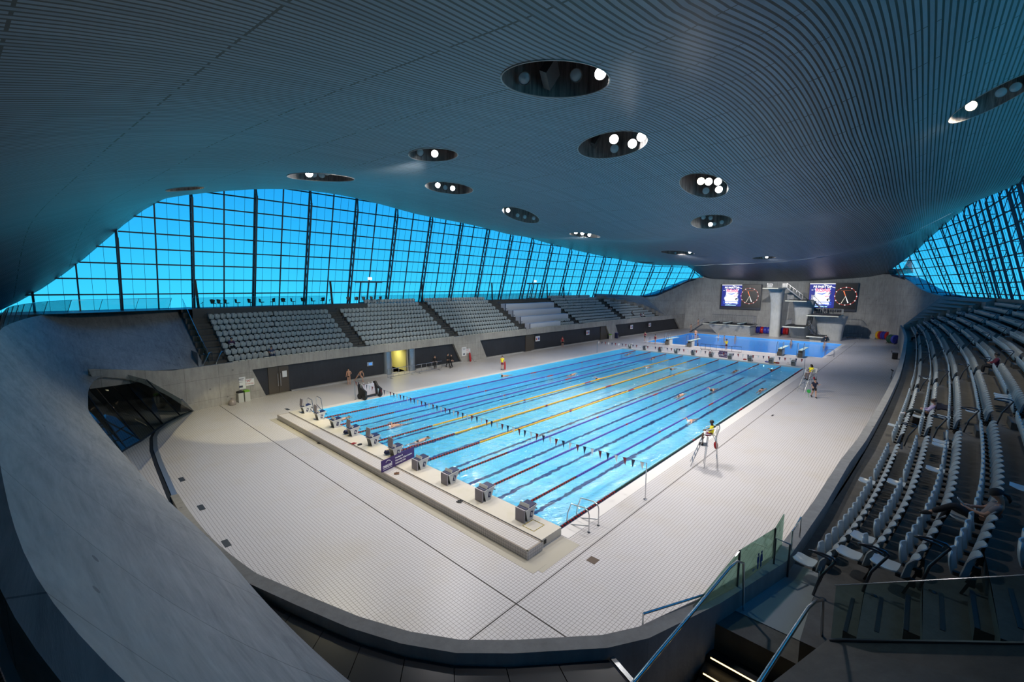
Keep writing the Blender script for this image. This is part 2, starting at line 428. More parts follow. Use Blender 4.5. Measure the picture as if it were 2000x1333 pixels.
def in_poly(x, y, L, grow=1.0):
    cx = sum(p[0] for p in L)/len(L); cy = sum(p[1] for p in L)/len(L); x = cx+(x-cx)/grow; y = cy+(y-cy)/grow; c_ = False
    for i in range(len(L)):
        (x1, y1), (x2, y2) = L[i], L[(i+1) % len(L)]
        if (y1 > y) != (y2 > y) and x < (x2-x1)*(y-y1)/(y2-y1)+x1: c_ = not c_
    return c_

# ---- where the ceiling meets the glazing
_ex = np.linspace(-30, 97, 160); _zz = np.arange(8.0, 26, .1); ZTOP = {}; _EW = {}
for s_ in (1, -1):
    H = wfac(_ex)[:, None]-lean(_ex)[:, None]*(_zz[None]-7.9)
    ZC = zceil(np.repeat(_ex[:, None], len(_zz), 1), YC+s_*H); hit = ZC < _zz[None]
    k = np.where(hit.any(1), hit.argmax(1), 100); ZTOP[s_] = _zz[k]; _EW[s_] = H[np.arange(len(_ex)), k]
def ceil_w(X, side): return np.interp(X, _ex, _EW[side])+np.interp(X, [-30, -17, -13, 20], [1.5, 1.5, .35, .3])
# ---- ceiling mesh
def ceil_mesh():
    allv = []; allf = []; zs = []
    def run(region_in, zfun, step, bounds, constraint):
        x0, x1, y0, y1 = bounds; pts = []; edges = []; faces_loops = []
        outline = [Vector(p) for p in constraint]; n = len(outline)
        pts += outline; edges += [(i, (i+1) % n) for i in range(n)]
        holes = []
        for (P, R), LR in zip(wells, RIM):
            if not region_in(P[0], P[1]): continue
            k0 = len(pts); N = 40
            for k in range(N): pts.append(Vector(LR[k]))
            edges += [(k0+k, k0+(k+1) % N) for k in range(N)]; holes.append((P[0], P[1], max(math.hypot(q[0]-P[0], q[1]-P[1]) for q in LR), LR))
        for X in np.arange(x0, x1, step):
            for Y in np.arange(y0, y1, step):
                if not region_in(X, Y, step*.45): continue
                if any(math.hypot(X-h[0], Y-h[1]) < h[2]+1 and in_poly(X, Y, h[3], 1.25) and not in_poly(X, Y, h[3], .7) for h in holes): continue
                pts.append(Vector((X+.001*(len(pts) % 7), Y)))
        vs, es, fs, *_ = delaunay_2d_cdt(pts, edges, [], 0, 1e-6)
        keep = []
        for f in fs:
            cx = sum(vs[i][0] for i in f)/len(f); cy = sum(vs[i][1] for i in f)/len(f)
            if not region_in(cx, cy): continue
            if any(math.hypot(cx-h[0], cy-h[1]) < h[2]+1 and in_poly(cx, cy, h[3]) for h in holes): continue
            keep.append(f)
        base = len(allv); A = np.array([[v[0], v[1]] for v in vs]); Z = zfun(A[:, 0], A[:, 1])
        allv.extend([(a[0], a[1], z) for a, z in zip(A, Z)])
        allf.extend([tuple(base+i for i in f) for f in keep])
    full = lambda y: float(np.interp(y, [-1e3, 1e3], [0, 0]))
    # walk the edges of the near sheet
    def meet(side):
        for X in np.arange(40, 97, .25):
            y = YC+side*float(ceil_w(X, side))
            if X > float(xcrease(y)): return X, y
        return 97, YC+side*float(ceil_w(97, side))
    xr, yr = meet(-1); xl, yl = meet(1)
    near_loop = [(float(X), YC-float(ceil_w(X, -1))) for X in np.linspace(-30, xr, 90)]
    near_loop += [(float(xcrease(y)), float(y)) for y in np.linspace(yr, yl, 50)][1:-1]
    near_loop += [(float(X), YC+float(ceil_w(X, 1))) for X in np.linspace(xl, -30, 90)]
    def in_near(x, y, pad=0): return -30 < x <= xcrease(y)-pad and abs(y-YC) <= ceil_w(x, 1 if y > YC else -1)-pad
    run(in_near, zn, 1.25, (-29, 96, -23, 49.5), near_loop)
    yn = [p for p in [(float(xcrease(y)), float(y)) for y in np.linspace(yr, yl, 50)]]
    far_loop = yn+[(float(X), YC+float(ceil_w(X, 1))) for X in np.linspace(xl, 97, 8)][1:]+[(103, 33), (103, -8)]+[(float(X), YC-float(ceil_w(X, -1))) for X in np.linspace(97, xr, 40)][:-1]
    def in_far(x, y, pad=0):
        w = ceil_w(x, 1 if y > YC else -1) if x <= 97 else 20.5
        return xcrease(y)+pad <= x <= 103-pad and abs(y-YC) <= w-pad
    run(in_far, zf_, 1.5, (40, 103, -20, 40), far_loop)
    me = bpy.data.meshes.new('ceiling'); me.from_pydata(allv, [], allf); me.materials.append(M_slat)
    me.polygons.foreach_set('use_smooth', [True]*len(allf)); me.update()
    o = bpy.data.objects.new('ceiling', me); COL.objects.link(o); return struct(o)
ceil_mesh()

# ---- deck with both pools cut out
def cdt_plate(name, outer, holes, z, m):
    pts = []; edges = []
    for L in [outer]+holes:
        k = len(pts); pts += [Vector(p) for p in L]; edges += [(k+i, k+(i+1) % len(L)) for i in range(len(L))]
    vs, es, fs, *_ = delaunay_2d_cdt(pts, edges, [], 0, 1e-6)
    def inside(p, L):
        c = False; n = len(L)
        for i in range(n):
            (x1, y1), (x2, y2) = L[i], L[(i+1) % n]
            if (y1 > p[1]) != (y2 > p[1]) and p[0] < (x2-x1)*(p[1]-y1)/(y2-y1)+x1: c = not c
        return c
    F = []
    for f in fs:
        c = (sum(vs[i][0] for i in f)/len(f), sum(vs[i][1] for i in f)/len(f))
        if inside(c, outer) and not any(inside(c, h) for h in holes): F.append(tuple(f))
    b = MB(); b.add([(v[0], v[1], z) for v in vs], F); return b, vs, F
POOL = [(0, 0), (50, 0), (50, 25), (0, 25)]
DX0, DX1, DY0, DY1 = 61.9, 82.6, -.1, 26.5
DIVE = [(DX0, DY0), (DX1, DY0), (DX1, DY1), (DX0, DY1)]
b, _, _ = cdt_plate('floor', [(-24, -22), (106, -22), (106, 48), (-24, 48)], [POOL, DIVE], 0, M_deck)
# thickness skirt at the pool edges
struct(b.build('floor', M_deck, recalc=False))
for i, (L, nm, dep) in enumerate([(POOL, 'pool_basin', 1.75), (DIVE, 'diving_pool_basin', 3.2)]):
    (x0, y0), _, (x1, y1), _ = L; b = MB()
    P = [(x0, y0), (x1, y0), (x1, y1), (x0, y1)]
    b.add([(x, y, 0) for x, y in P]+[(x, y, -dep) for x, y in P], [(4, 5, 6, 7)]+[(j, (j+1) % 4, 4+(j+1) % 4, 4+j) for j in range(4)])
    struct(b.build(nm, M_basin, recalc=False))
    b = MB(); nx, ny = 60, 30
    b.grid([[(x0+(x1-x0)*i_/nx, y0+(y1-y0)*j/ny, -.035) for j in range(ny+1)] for i_ in range(nx+1)])
    struct(b.build('water_surface', M_water, recalc=False), 'structure')
# pale rims and gutter edge lines
M_rim = mat('pale pool rim', (.66, .64, .62), .4)
M_darkline = mat('deck joint', (.04, .035, .03), .7)
b = MB()
for y0, y1 in ((-.62, 0), (25, 25.62)): b.box((25.0, (y0+y1)/2, .006), (50, y1-y0, .012))
b.box((50.3, 12.5, .006), (.6, 26.2, .012))
for (x0, x1, y0, y1) in [(DX0-.5, DX1+.5, DY0-.5, DY0), (DX0-.5, DX1+.5, DY1, DY1+.5), (DX0-.5, DX0, DY0, DY1), (DX1, DX1+.5, DY0, DY1)]:
    b.box(((x0+x1)/2, (y0+y1)/2, .006), (x1-x0, y1-y0, .012))
struct(b.build('trim_1', M_rim))
b = MB()
b.box((-4.1, 11, .004), (.035, 50, .008)); b.box((40, -1.55, .004), (95, .03, .008))
struct(b.build('trim_2', M_darkline))
# raised starting end: pool-end strip and tiled walkway
b = MB(); b.box((-.62, 12.35, .175), (1.25, 25.2, .35)); struct(b.build('floor_starting_end', M_poolend, bevel=.01))
b = MB(); b.box((-1.75, 12.15, .172), (.86, 25.0, .345)); struct(b.build('floor_tiled_step', M_step))
b = MB()
for x in (-2.15, -1.35): b.box((x, 12.15, .35), (.07, 25.0, .012))
for y in (-.31, 24.6): b.box((-1.75, y, .35), (.86, .07, .012))
struct(b.build('trim_3', mat('stone edge', (.30, .26, .21), .5)))
b = MB(); b.box((-1.29, 12.2, .352), (.035, 25.1, .01)); struct(b.build('trim_4', M_black))
b = MB(); b.box((-2.25, 12.0, .005), (.75, 26, .01)); b.box((-1.2, -.75, .003), (2.3, .9, .006)); struct(b.build('trim_5', mat('wet channel', (.46, .43, .36), .25)))
# far raised pool end wall where the far blocks stand
b = MB(); b.box((50.35, 12.5, .09), (.7, 25.6, .18)); struct(b.build('floor_turning_end', M_rim))

# ---- poolside walls (left with recesses, right and round the near end)
def wall_pt(side, X, z, d=0.0):      # d pushes outward, away from the pool
    return (float(X), float(yside(side, wpar(X)+d)), float(z))
def wall_px(px, py, side=1, d=0.0):
    P = march(px, py, lambda x, y, z: side*(y-YC)-wpar(x)-d); return (float(P[0]), float(P[2]))
def hole_reveal(b, side, L, d0, d1):
    n = len(L); k = len(b.v)
    V = [wall_pt(side, u, v, d0) for u, v in L]+[wall_pt(side, u, v, d1) for u, v in L]
    b.add(V, [(i, (i+1) % n, n+(i+1) % n, n+i) for i in range(n)])
rec = {}
rec['a'] = [wall_px(493, 727), wall_px(560, 716), wall_px(640, 704), wall_px(763, 691), wall_px(766, 732), wall_px(650, 754), wall_px(520, 773)]
rec['pass'] = [wall_px(764, 691), wall_px(795, 687), wall_px(797, 724), wall_px(767, 732)]
rec['b'] = [wall_px(796, 687), wall_px(840, 683), wall_px(886, 677), wall_px(902, 707), wall_px(850, 714), wall_px(798, 724)]
rec['c'] = [wall_px(938, 669), wall_px(1029, 660), wall_px(1100, 651), wall_px(1184, 640), wall_px(1193, 662), wall_px(1100, 679), wall_px(1033, 688), wall_px(951, 700)]
rec['d'] = [wall_px(1202, 638), wall_px(1260, 632), wall_px(1319, 625), wall_px(1328, 642), wall_px(1270, 651), wall_px(1209, 660)]
for kk in rec:
    rec[kk] = [(u, 0.02 if v < .9 else (2.62 if True else v)) for u, v in rec[kk]]
arch = [wall_px(375, 803), wall_px(330, 775), wall_px(275, 748)]
print('arch', arch, 'rec', {k: [tuple(round(x, 1) for x in p) for p in v] for k, v in rec.items()})
arch = [(-6.0, 0.0), (-6.88, .86), (-7.49, 1.52), (-8.38, 2.34), (-9.09, 2.9), (-10.06, 3.38), (-11.0, 3.64), (-11.6, 3.64)]
wtop = lambda X: float(np.interp(X, [-11.8, -10.4, -7.5, 0], [4.35, 4.1, 3.5, 3.5]))
outer = [(X, 0.0) for X in np.linspace(-6.0, 93, 50)]+[(X, wtop(X)) for X in np.linspace(93, -11.8, 90)]+arch[::-1][:-1]
b0, vs, F = cdt_plate('w', outer, list(rec.values()), 0, None)
b = MB(); b.add([wall_pt(1, v[0], v[1]) for v in vs], F)
for kk, L in rec.items(): hole_reveal(b, 1, L, 0, .35)
top = [X for X in np.linspace(-11.8, 93, 60)]
b.grid([[wall_pt(1, X, wtop(X), 0) for X in top], [wall_pt(1, X, wtop(X), .28) for X in top], [wall_pt(1, X, 2.9, .28) for X in top]])
struct(b.build('wall_left', M_conc, recalc=False))
b = MB()
for kk in 'abcd':
    L = rec[kk]; n = len(L); bb, v2, F2 = cdt_plate('p', L, [], 0, None)
    b.add([wall_pt(1, v[0], v[1], .33) for v in v2], F2)
struct(b.build('wall_left_dark_panels', M_panel, recalc=False))
# white skirting strip below the dark panels
b = MB()
for x0, x1 in ((2.0, 14.0), (16.5, 24.0), (28.4, 36.2), (38, 57), (64.5, 88)):
    xs = np.linspace(x0, x1, 8); b.grid([[wall_pt(1, X, 0.0, -.04) for X in xs], [wall_pt(1, X, .12, -.04) for X in xs], [wall_pt(1, X, .12, .3) for X in xs]])
struct(b.build('baseboard_left', mat('pale skirting', (.35, .35, .35), .4), recalc=False))
# passage behind the opening, its lamp's yellow light put into the wall colour
M_yellow = mat('passage wall lamp yellow', (.62, .58, .30), .6)
px0, px1 = rec['pass'][0][0], rec['pass'][1][0]
yw = float(yside(1, wpar(15)))+.3
b = MB(); x0, x1 = px0-.0, px1+.0
b.add([(x0, yw, 0), (x0-.6, yw+6, 0), (x1+.8, yw+6, 0), (x1, yw, 0), (x0, yw, 2.7), (x0-.6, yw+6, 2.7), (x1+.8, yw+6, 2.7), (x1, yw, 2.7)],
      [(0, 1, 5, 4), (1, 2, 6, 5), (2, 3, 7, 6), (4, 5, 6, 7), (3, 2, 1, 0)])
struct(b.build('wall_passage', M_yellow, recalc=False))
# rounded metal jambs beside the passage
b = MB()
for xc in (px0-.35, px1+.75):
    b.lathe([(.55, 0), (.55, 2.6)], (xc, float(yside(1, wpar(xc)))+.42, .01), 20)
struct(b.build('trim_6', mat('satin metal jamb', (.30, .36, .42), .25, .8), smooth=True, recalc=False))

# right poolside parapet and its sweep round the near end
def par_path():
    P = [(X, float(yside(-1, wpar(X)))) for X in np.linspace(88, 10, 30)]
    P += [(6.5, -8.35), (2, -8.22), (-1.9, -8.01), (-4.4, -7.35), (-6.25, -6.7), (-6.9, -6.3), (-8.15, -5.15), (-8.8, -4.45), (-9.33, -3.6), (-9.8, -2.55), (-10.25, -1.2)]
    z = [3.5]*len(P)
    for px_, py_, zz in [(500, 1120, 3.45), (476, 1103, 3.3), (452, 1085, 3.0), (428, 1065, 2.5), (405, 1043, 1.8), (384, 1018, 1.1), (365, 992, .5), (348, 965, .06)]:
        q = on_z(px_, py_, zz); P.append((float(q[0]), float(q[1]))); z.append(zz)
    return P, z
PP, PZ = par_path()
def offset_path(P, d):
    out = []
    for i, p in enumerate(P):
        a = Vector(P[max(i-1, 0)]); c = Vector(P[min(i+1, len(P)-1)]); t = (c-a).normalized(); nrm = Vector((t.y, -t.x))
        out.append((p[0]-nrm.x*d, p[1]-nrm.y*d))
    return out
PO = offset_path(PP, .30)
# make sure offset goes away from the pool
if math.hypot(PO[0][0]-45, PO[0][1]-12.5) < math.hypot(PP[0][0]-45, PP[0][1]-12.5): PO = offset_path(PP, -.30)
b = MB(); b.grid([[(p[0], p[1], 0) for p in PP], [(p[0], p[1], z) for p, z in zip(PP, PZ)], [(q[0], q[1], z) for q, z in zip(PO, PZ)], [(q[0], q[1], 0) for q in PO]])
struct(b.build('wall_right', M_concplain, smooth=False, recalc=False))

# trough curb at the foot of the near end
TR = [(-5.9, 31.9), (-7.96, 29.1), (-8.75, 27.6), (-9.1, 26.2), (-9.45, 23.5), (-9.65, 20.4), (-9.9, 15.3), (-10.0, 10.2), (-10.3, 6), (-10.5, 3)]
b = MB(); T2 = offset_path(TR, .22); T3 = offset_path(TR, .40)
if T2[4][0] > TR[4][0]: T2 = offset_path(TR, -.22); T3 = offset_path(TR, -.40)
b.grid([[(p[0], p[1], .02) for p in TR], [(p[0], p[1], .05) for p in TR], [(p[0], p[1], .05) for p in T2], [(p[0], p[1], -.0) for p in T2]])
struct(b.build('trim_7', mat('steel drain edge', (.30, .34, .38), .3, .5), recalc=False))
b = MB(); b.grid([[(p[0], p[1], .006) for p in T2], [(p[0], p[1], .006) for p in T3]]); struct(b.build('trim_8', M_black, recalc=False))

# back wall
bw = [(90.5, 33.4), (93.5, 31.5), (95, 29), (95.8, 25), (96.5, 20), (97.5, 14), (98.3, 8), (98.8, 3), (98.5, -1.5), (96, -5.5), (92, -7.6), (88, -8.0)]
base_pts = [on_z(1327, 643)]  # corner check
def crestline():
    L = []
    for px, py, mode in [(1255, 578, 'f'), (1270, 577, 'f'), (1285, 572, 'f'), (1300, 567, 'f'), (1315, 560, 'f'), (1330, 554, 'f'), (1345, 547, 'f'), (1360, 543.5, 'f'), (1375, 542, 'f')]:
        X = {1255: 84, 1270: 87.5, 1285: 89, 1300: 90.3, 1315: 91.5, 1330: 92.6, 1345: 94, 1360: 95.5, 1375: 96.4}[px]
        L.append(on_x(px, py, X))
    for P in crest[::-1]: L.append(P)
    for px, py, X in [(1735, 536, 98), (1745, 537, 96.8), (1755, 540, 95), (1765, 543, 94), (1780, 552, 92.5), (1790, 560, 91.5), (1800, 566, 90.6), (1810, 570.5, 89.3), (1820, 574, 88), (1840, 578.5, 85.5)]:
        L.append(on_x(px, py, X))
    return L
CL = crestline()
def resample(L, n):
    L = [np.array(p, float) for p in L]; s = [0]
    for i in range(len(L)-1): s.append(s[-1]+np.linalg.norm(L[i+1]-L[i]))
    t = np.linspace(0, s[-1], n); A = np.array(L); return np.stack([np.interp(t, s, A[:, k]) for k in range(3)], 1)
top = resample(CL, 70)
bot = resample([(83, 33.0, 0)]+[(x, y, 0) for x, y in bw]+[(84, -8.0, 0)], 70)
rows = []
for t in np.linspace(0, 1, 12):
    rows.append([tuple(bot[i]*(1-t)+top[i]*t) for i in range(70)])
b = MB(); b.grid(rows)
# thickness / ledge going outwards at the crest
b.grid([[tuple(p) for p in top], [(p[0]+2.5, p[1]+(p[1]-YC)*.12, p[2]-.05) for p in top]])
WB = struct(b.build('wall_back', M_concback, smooth=True, recalc=False))

# ---- tiers of the two stands
BLOCKS = [(-2.9, 9.4), (10.6, 23.0), (24.2, 36.9), (38.1, 51.0), (52.3, 67.0), (68.3, 81.0)]
AISLES = [(-4.2, -2.9), (9.4, 10.6), (23.0, 24.2), (36.9, 38.1), (51.0, 52.3), (67.0, 68.3)]
NROW = 10
def row_w(X, r):  # centre offset of the front nosing of row r
    bow = np.interp(X, [-5, 30, 50, 70, 82], [0, .25, .15, -.2, -.5])*r*.25
    return wpar(X)+np.where(r == 0, .28, .60+np.interp(X, [-3.4, -2.95], [.52, 0]))+.78*r+bow
def row_z(r): return 3.08+.485*r
XEND = [81.5, 81.2, 80.5, 79.5, 78.5, 76.5, 74, 71, 68.5, 66]
for side, nm in ((1, 'left'), (-1, 'right')):
    b = MB()
    for r in range(NROW):
        xs = np.linspace(-4.6, XEND[r]+1.0, 60)
        f0 = [(X, float(yside(side, row_w(X, r))), row_z(r)) for X in xs]
        f1 = [(X, float(yside(side, row_w(X, r+1))), row_z(r)) for X in xs]
        rr = [(X, float(yside(side, row_w(X, r+1))), row_z(r+1) if r+1 < NROW else 7.75) for X in xs]
        b.grid([f0, f1, rr])
    xs = np.linspace(-4.2, 88, 60)
    b.grid([[(X, float(yside(side, wpar(X)+.25)), 3.08) for X in xs], [(X, float(yside(side, row_w(X, 0)+.05)), 3.08) for X in xs]])
    # end face under the steps
    L0 = []; 
    for r in range(NROW):
        L0 += [(-4.6, float(yside(side, row_w(-4.6, r))), row_z(r)), (-4.6, float(yside(side, row_w(-4.6, r+1))), row_z(r))]
    b.grid([L0, [(-4.6, p[1], 0) for p in L0]])
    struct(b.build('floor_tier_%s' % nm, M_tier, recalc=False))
    # concourse slab
    b = MB(); xs = np.linspace(-16, 96, 60)
    b.grid([[(X, float(yside(side, np.maximum(row_w(X, NROW), 0))), 7.75) for X in xs], [(X, float(yside(side, max(float(wfac(X))+1.5, float(row_w(X, NROW))+.1))), 7.75) for X in xs]])
    struct(b.build('floor_concourse_%s' % nm, mat('concourse floor', (.12, .13, .14), .35), recalc=False))
# raised upstand hiding rows 8-9 at the near part of the left stand
b = MB(); xs = np.linspace(-4.0, 14.4, 12)
b.grid([[(X, float(yside(1, row_w(X, 8)+.05)), 6.9) for X in xs], [(X, float(yside(1, row_w(X, 8)+.05)), 7.85) for X in xs], [(X, float(yside(1, row_w(X, NROW))), 7.85) for X in xs]])
struct(b.build('wall_upstand', mat('dark upstand', (.05, .055, .06), .6), recalc=False))
# infill walls at the far end of the stands (diagonal)
for side in (1, -1):
    b = MB(); L0 = []; L1 = []
    for r in range(NROW):
        X = XEND[r]+1.0; y = float(yside(side, row_w(X, r))); y1 = float(yside(side, row_w(X, r+1)))
        L0 += [(X, y, row_z(r)), (X, y1, row_z(r))]; L1 += [(X+.05, y, row_z(r)+.75), (X+.05, y1, row_z(r)+1.1)]
    b.grid([L0, L1])
    c0 = np.array(CL[0] if side > 0 else CL[-1]); e0 = np.array([83.2, yside(side, float(wpar(83))), 3.5])
    L2 = [tuple(e0*(1-i/(len(L1)-1))+c0*(i/(len(L1)-1))) for i, p in enumerate(L1)]
    b.grid([L1, L2])
    struct(b.build('wall_stand_end', M_concplain, recalc=False))

# ---- sweeping concrete of the near end, both sides and round under the camera
Bq = [(-4.55, 33.6, 3.0), (-6.5, 33.4, 3.1), (-8.6, 32.4, 3.4), (-10.4, 31.5, 4.0), (-11.6, 31.05, 3.95), (-11.95, 30.2, 3.1), (-12.12, 27, 2.95), (-12.35, 22.5, 3.2), (-12.1, 16, 3.4), (-11.65, 8, 3.5), (-11.05, 2.2, 3.5), (-10.95, -.83, 3.5), (-10.66, -3.8, 3.5), (-10.2, -6, 3.5), (-9.6, -8, 3.5)]
Cq = [(-4.55, 42.5, 7.75), (-7, 43, 7.75), (-10.5, 43.2, 7.72), (-12.6, 43.0, 7.7), (-13.6, 42, 7.7), (-14.3, 36, 7.7), (-14.75, 31, 7.75), (-15.1, 25, 7.8), (-15.0, 17, 7.8), (-14.7, 8, 7.8), (-14.3, 1.5, 7.8), (-14.05, -2.5, 7.8), (-13.82, -5.4, 7.8), (-13.42, -7.2, 7.8), (-13.0, -8.6, 7.8)]
Bs = resample(Bq, 80); 
def rs_param(L, ref, n):
    L = np.array(L, float); s = [0]
    R_ = [np.array(p, float) for p in ref]
    for i in range(len(R_)-1): s.append(s[-1]+np.linalg.norm(R_[i+1]-R_[i]))
    t = np.linspace(0, s[-1], n); return np.stack([np.interp(t, s, L[:, k]) for k in range(3)], 1)
Cs = rs_param(Cq, Bq, 80)
def smooth(A, it=6):
    A = A.copy()
    for _ in range(it): A[1:-1] = A[1:-1]*.5+(A[2:]+A[:-2])*.25
    return A
Bs = smooth(Bs); Cs = smooth(Cs)
rows = []
for t in np.linspace(0, 1, 14):
    row = []
    for i in range(80):
        P = Bs[i]*(1-t)+Cs[i]*t; w = min(1, max(0, (i-20)/15)); sag = .35*math.sin(PI*t)*w
        row.append((P[0]-sag*.5, P[1], P[2]-sag*.5))
    rows.append(row)
b = MB(); b.grid(rows)
cap = [(p[0]-.18, p[1], p[2]) for p in Cs[22:]]; cap2 = [(p[0]-.18, p[1], p[2]-.55) for p in Cs[22:]]
b.grid([[tuple(p) for p in Cs[22:]], cap, cap2])
sof = [(p[0]-2.2, p[1]+(.6 if p[1] > 28 else 0), p[2]+.1) for p in Bs[12:]]
b.grid([[tuple(p) for p in Bs[12:]], sof])
struct(b.build('wall_sweep', M_sweep, smooth=True, recalc=False))
# floor on the camera's side of the sweep: grille with a bright edge strip
b = MB(); b.grid([[(p[0]-.18, p[1], 7.25) for p in Cs[22:]], [(p[0]-.24, p[1], 7.25) for p in Cs[22:]]]); struct(b.build('trim_9', mat('edge strip', (.25, .4, .5), .3), recalc=False))
b = MB(); b.grid([[(p[0]-.24, p[1], 7.2) for p in Cs[22:]], [(-19, p[1], 7.2) for p in Cs[22:]]])
b.box((-17.6, 15, 7.1), (4.4, 62, .15)); b.box((-10, 44.2, 7.66), (14, 3.5, .15))
def grille():
    k = NT('floor grille'); P, X = k.pos(); l = k.lines(X[1], .06, .025); c = k.mix(l, (.10, .10, .11), (.01, .01, .01)); k.l(c, k.b.inputs['Base Color']); return k.m
struct(b.build('floor_walkway', grille(), recalc=False))
# mirrored slope beside the near end of the right stand
b = MB(); s0 = [tuple(on_x(1615, 1251, -4.58)), (-6.5, -8.75, 3.62), (-9, -8.4, 3.6), (-13, -8.4, 3.7)]; s1 = [(-4.58, -16.6, 8.0), (-7.5, -17.8, 7.75), (-11, -17.8, 7.75), (-15, -17.8, 7.8)]
b.grid([s0, s1]); struct(b.build('wall_slope_right', M_tier, recalc=False))
# glass under the sweep at deck level
GPX = [((377, 803), (362, 788)), ((352, 812), (305, 762)), ((319, 830), (249, 752)), ((303, 842), (212, 745)), ((275, 862), (182, 752)), ((247, 877), (170, 770)), ((220, 895), (150, 790)), ((190, 915), (128, 812))]
GL0 = [on_z(*p, 0.03) for p, q in GPX]; GL1 = []
for (p, q), B_ in zip(GPX, GL0):
    T_ = on_z(*q, 2.7); GL1.append(B_+(T_-B_)*1.35)
gl = struct(empty('window_3')); b = MB()
for i in range(len(GL0)-1):
    b.add([tuple(GL0[i]), tuple(GL0[i+1]), tuple(GL1[i+1]), tuple(GL1[i])], [(0, 1, 2, 3)])
b.build('glass_pane', M_darkglass, gl, recalc=False)
b = MB()
for p, q in zip(GL0, GL1): b.beam(tuple(p), tuple(q), .06, .05)
for p, q in zip(GL0[:-1], GL0[1:]): b.beam(tuple(p), tuple(q), .09, .1)
b.build('window_frame', M_frame, gl)
b = MB(); b.add([(-5, 40, 0), (-19, 40, 0), (-19, 12, 0), (-12.6, 12, 0), (-5, 40, 4.4), (-19, 40, 4.4), (-19, 12, 4.4), (-13.6, 12, 4.4), (-5, 33.9, 0), (-5, 33.9, 4.4)], [(0, 1, 5, 4), (1, 2, 6, 5), (2, 3, 7, 6), (0, 8, 9, 4)])
b.box((-16.5, 24, 4.45), (5.5, 30, .1))
struct(b.build('wall_lobby', mat('dim lobby', (.20, .21, .22), .6), recalc=False))
# counter with dark panels behind the near parapet
cnt0 = [(-10.86, -.35), (-10.55, -1.35), (-10.1, -2.75), (-9.6, -3.8), (-9.0, -4.75), (-8.35, -5.45), (-7.1, -6.55)]
cnt1 = [(-11.6, -.9), (-11.9, -2.6), (-11.9, -4.6), (-11.6, -6.4), (-10.9, -8.0), (-9.9, -9.2), (-8.3, -9.6)]
A0 = resample([(x, y, 3.3) for x, y in cnt0], 9); A1 = resample([(x, y, 3.3) for x, y in cnt1], 9)
cr = thing('panel_counter', 'curved counter of dark steel-grey panels behind the concrete poolside parapet', 'counter', (0, 0, 0))
for i in range(8):
    b = MB(); q = [A0[i], A0[i+1], A1[i+1], A1[i]]; c = sum(q)/4; q = [c+(p-c)*.985 for p in q]
    b.add([tuple(p) for p in q]+[(p[0], p[1], 2.2) for p in q], [(0, 1, 2, 3), (0, 1, 5, 4), (1, 2, 6, 5), (2, 3, 7, 6), (3, 0, 4, 7)])
    b.build('panel', mat('dark counter panel', (.03, .032, .036), .25, .3), cr, recalc=True)
b = MB(); b.beam(tuple(A0[8]+np.array([.05, -.05, .02])), tuple(A1[8]+np.array([.1, -.05, .02])), .09, .03); b.build('edge_strip', M_steel, cr)

# closing walls at the near end of the hall behind the camera and below the stands
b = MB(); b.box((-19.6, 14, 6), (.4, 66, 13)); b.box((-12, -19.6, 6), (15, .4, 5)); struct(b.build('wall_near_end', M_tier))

for side, nm in ((1, 'left'), (-1, 'right')):
    b = MB(); xs = np.linspace(-20, 99, 60)
    b.grid([[(X, float(yside(side, wfac(X)+1.4)), 0) for X in xs], [(X, float(yside(side, wfac(X)+1.4)), 7.76) for X in xs]])
    struct(b.build('wall_outer_%s' % nm, M_tier, recalc=False))

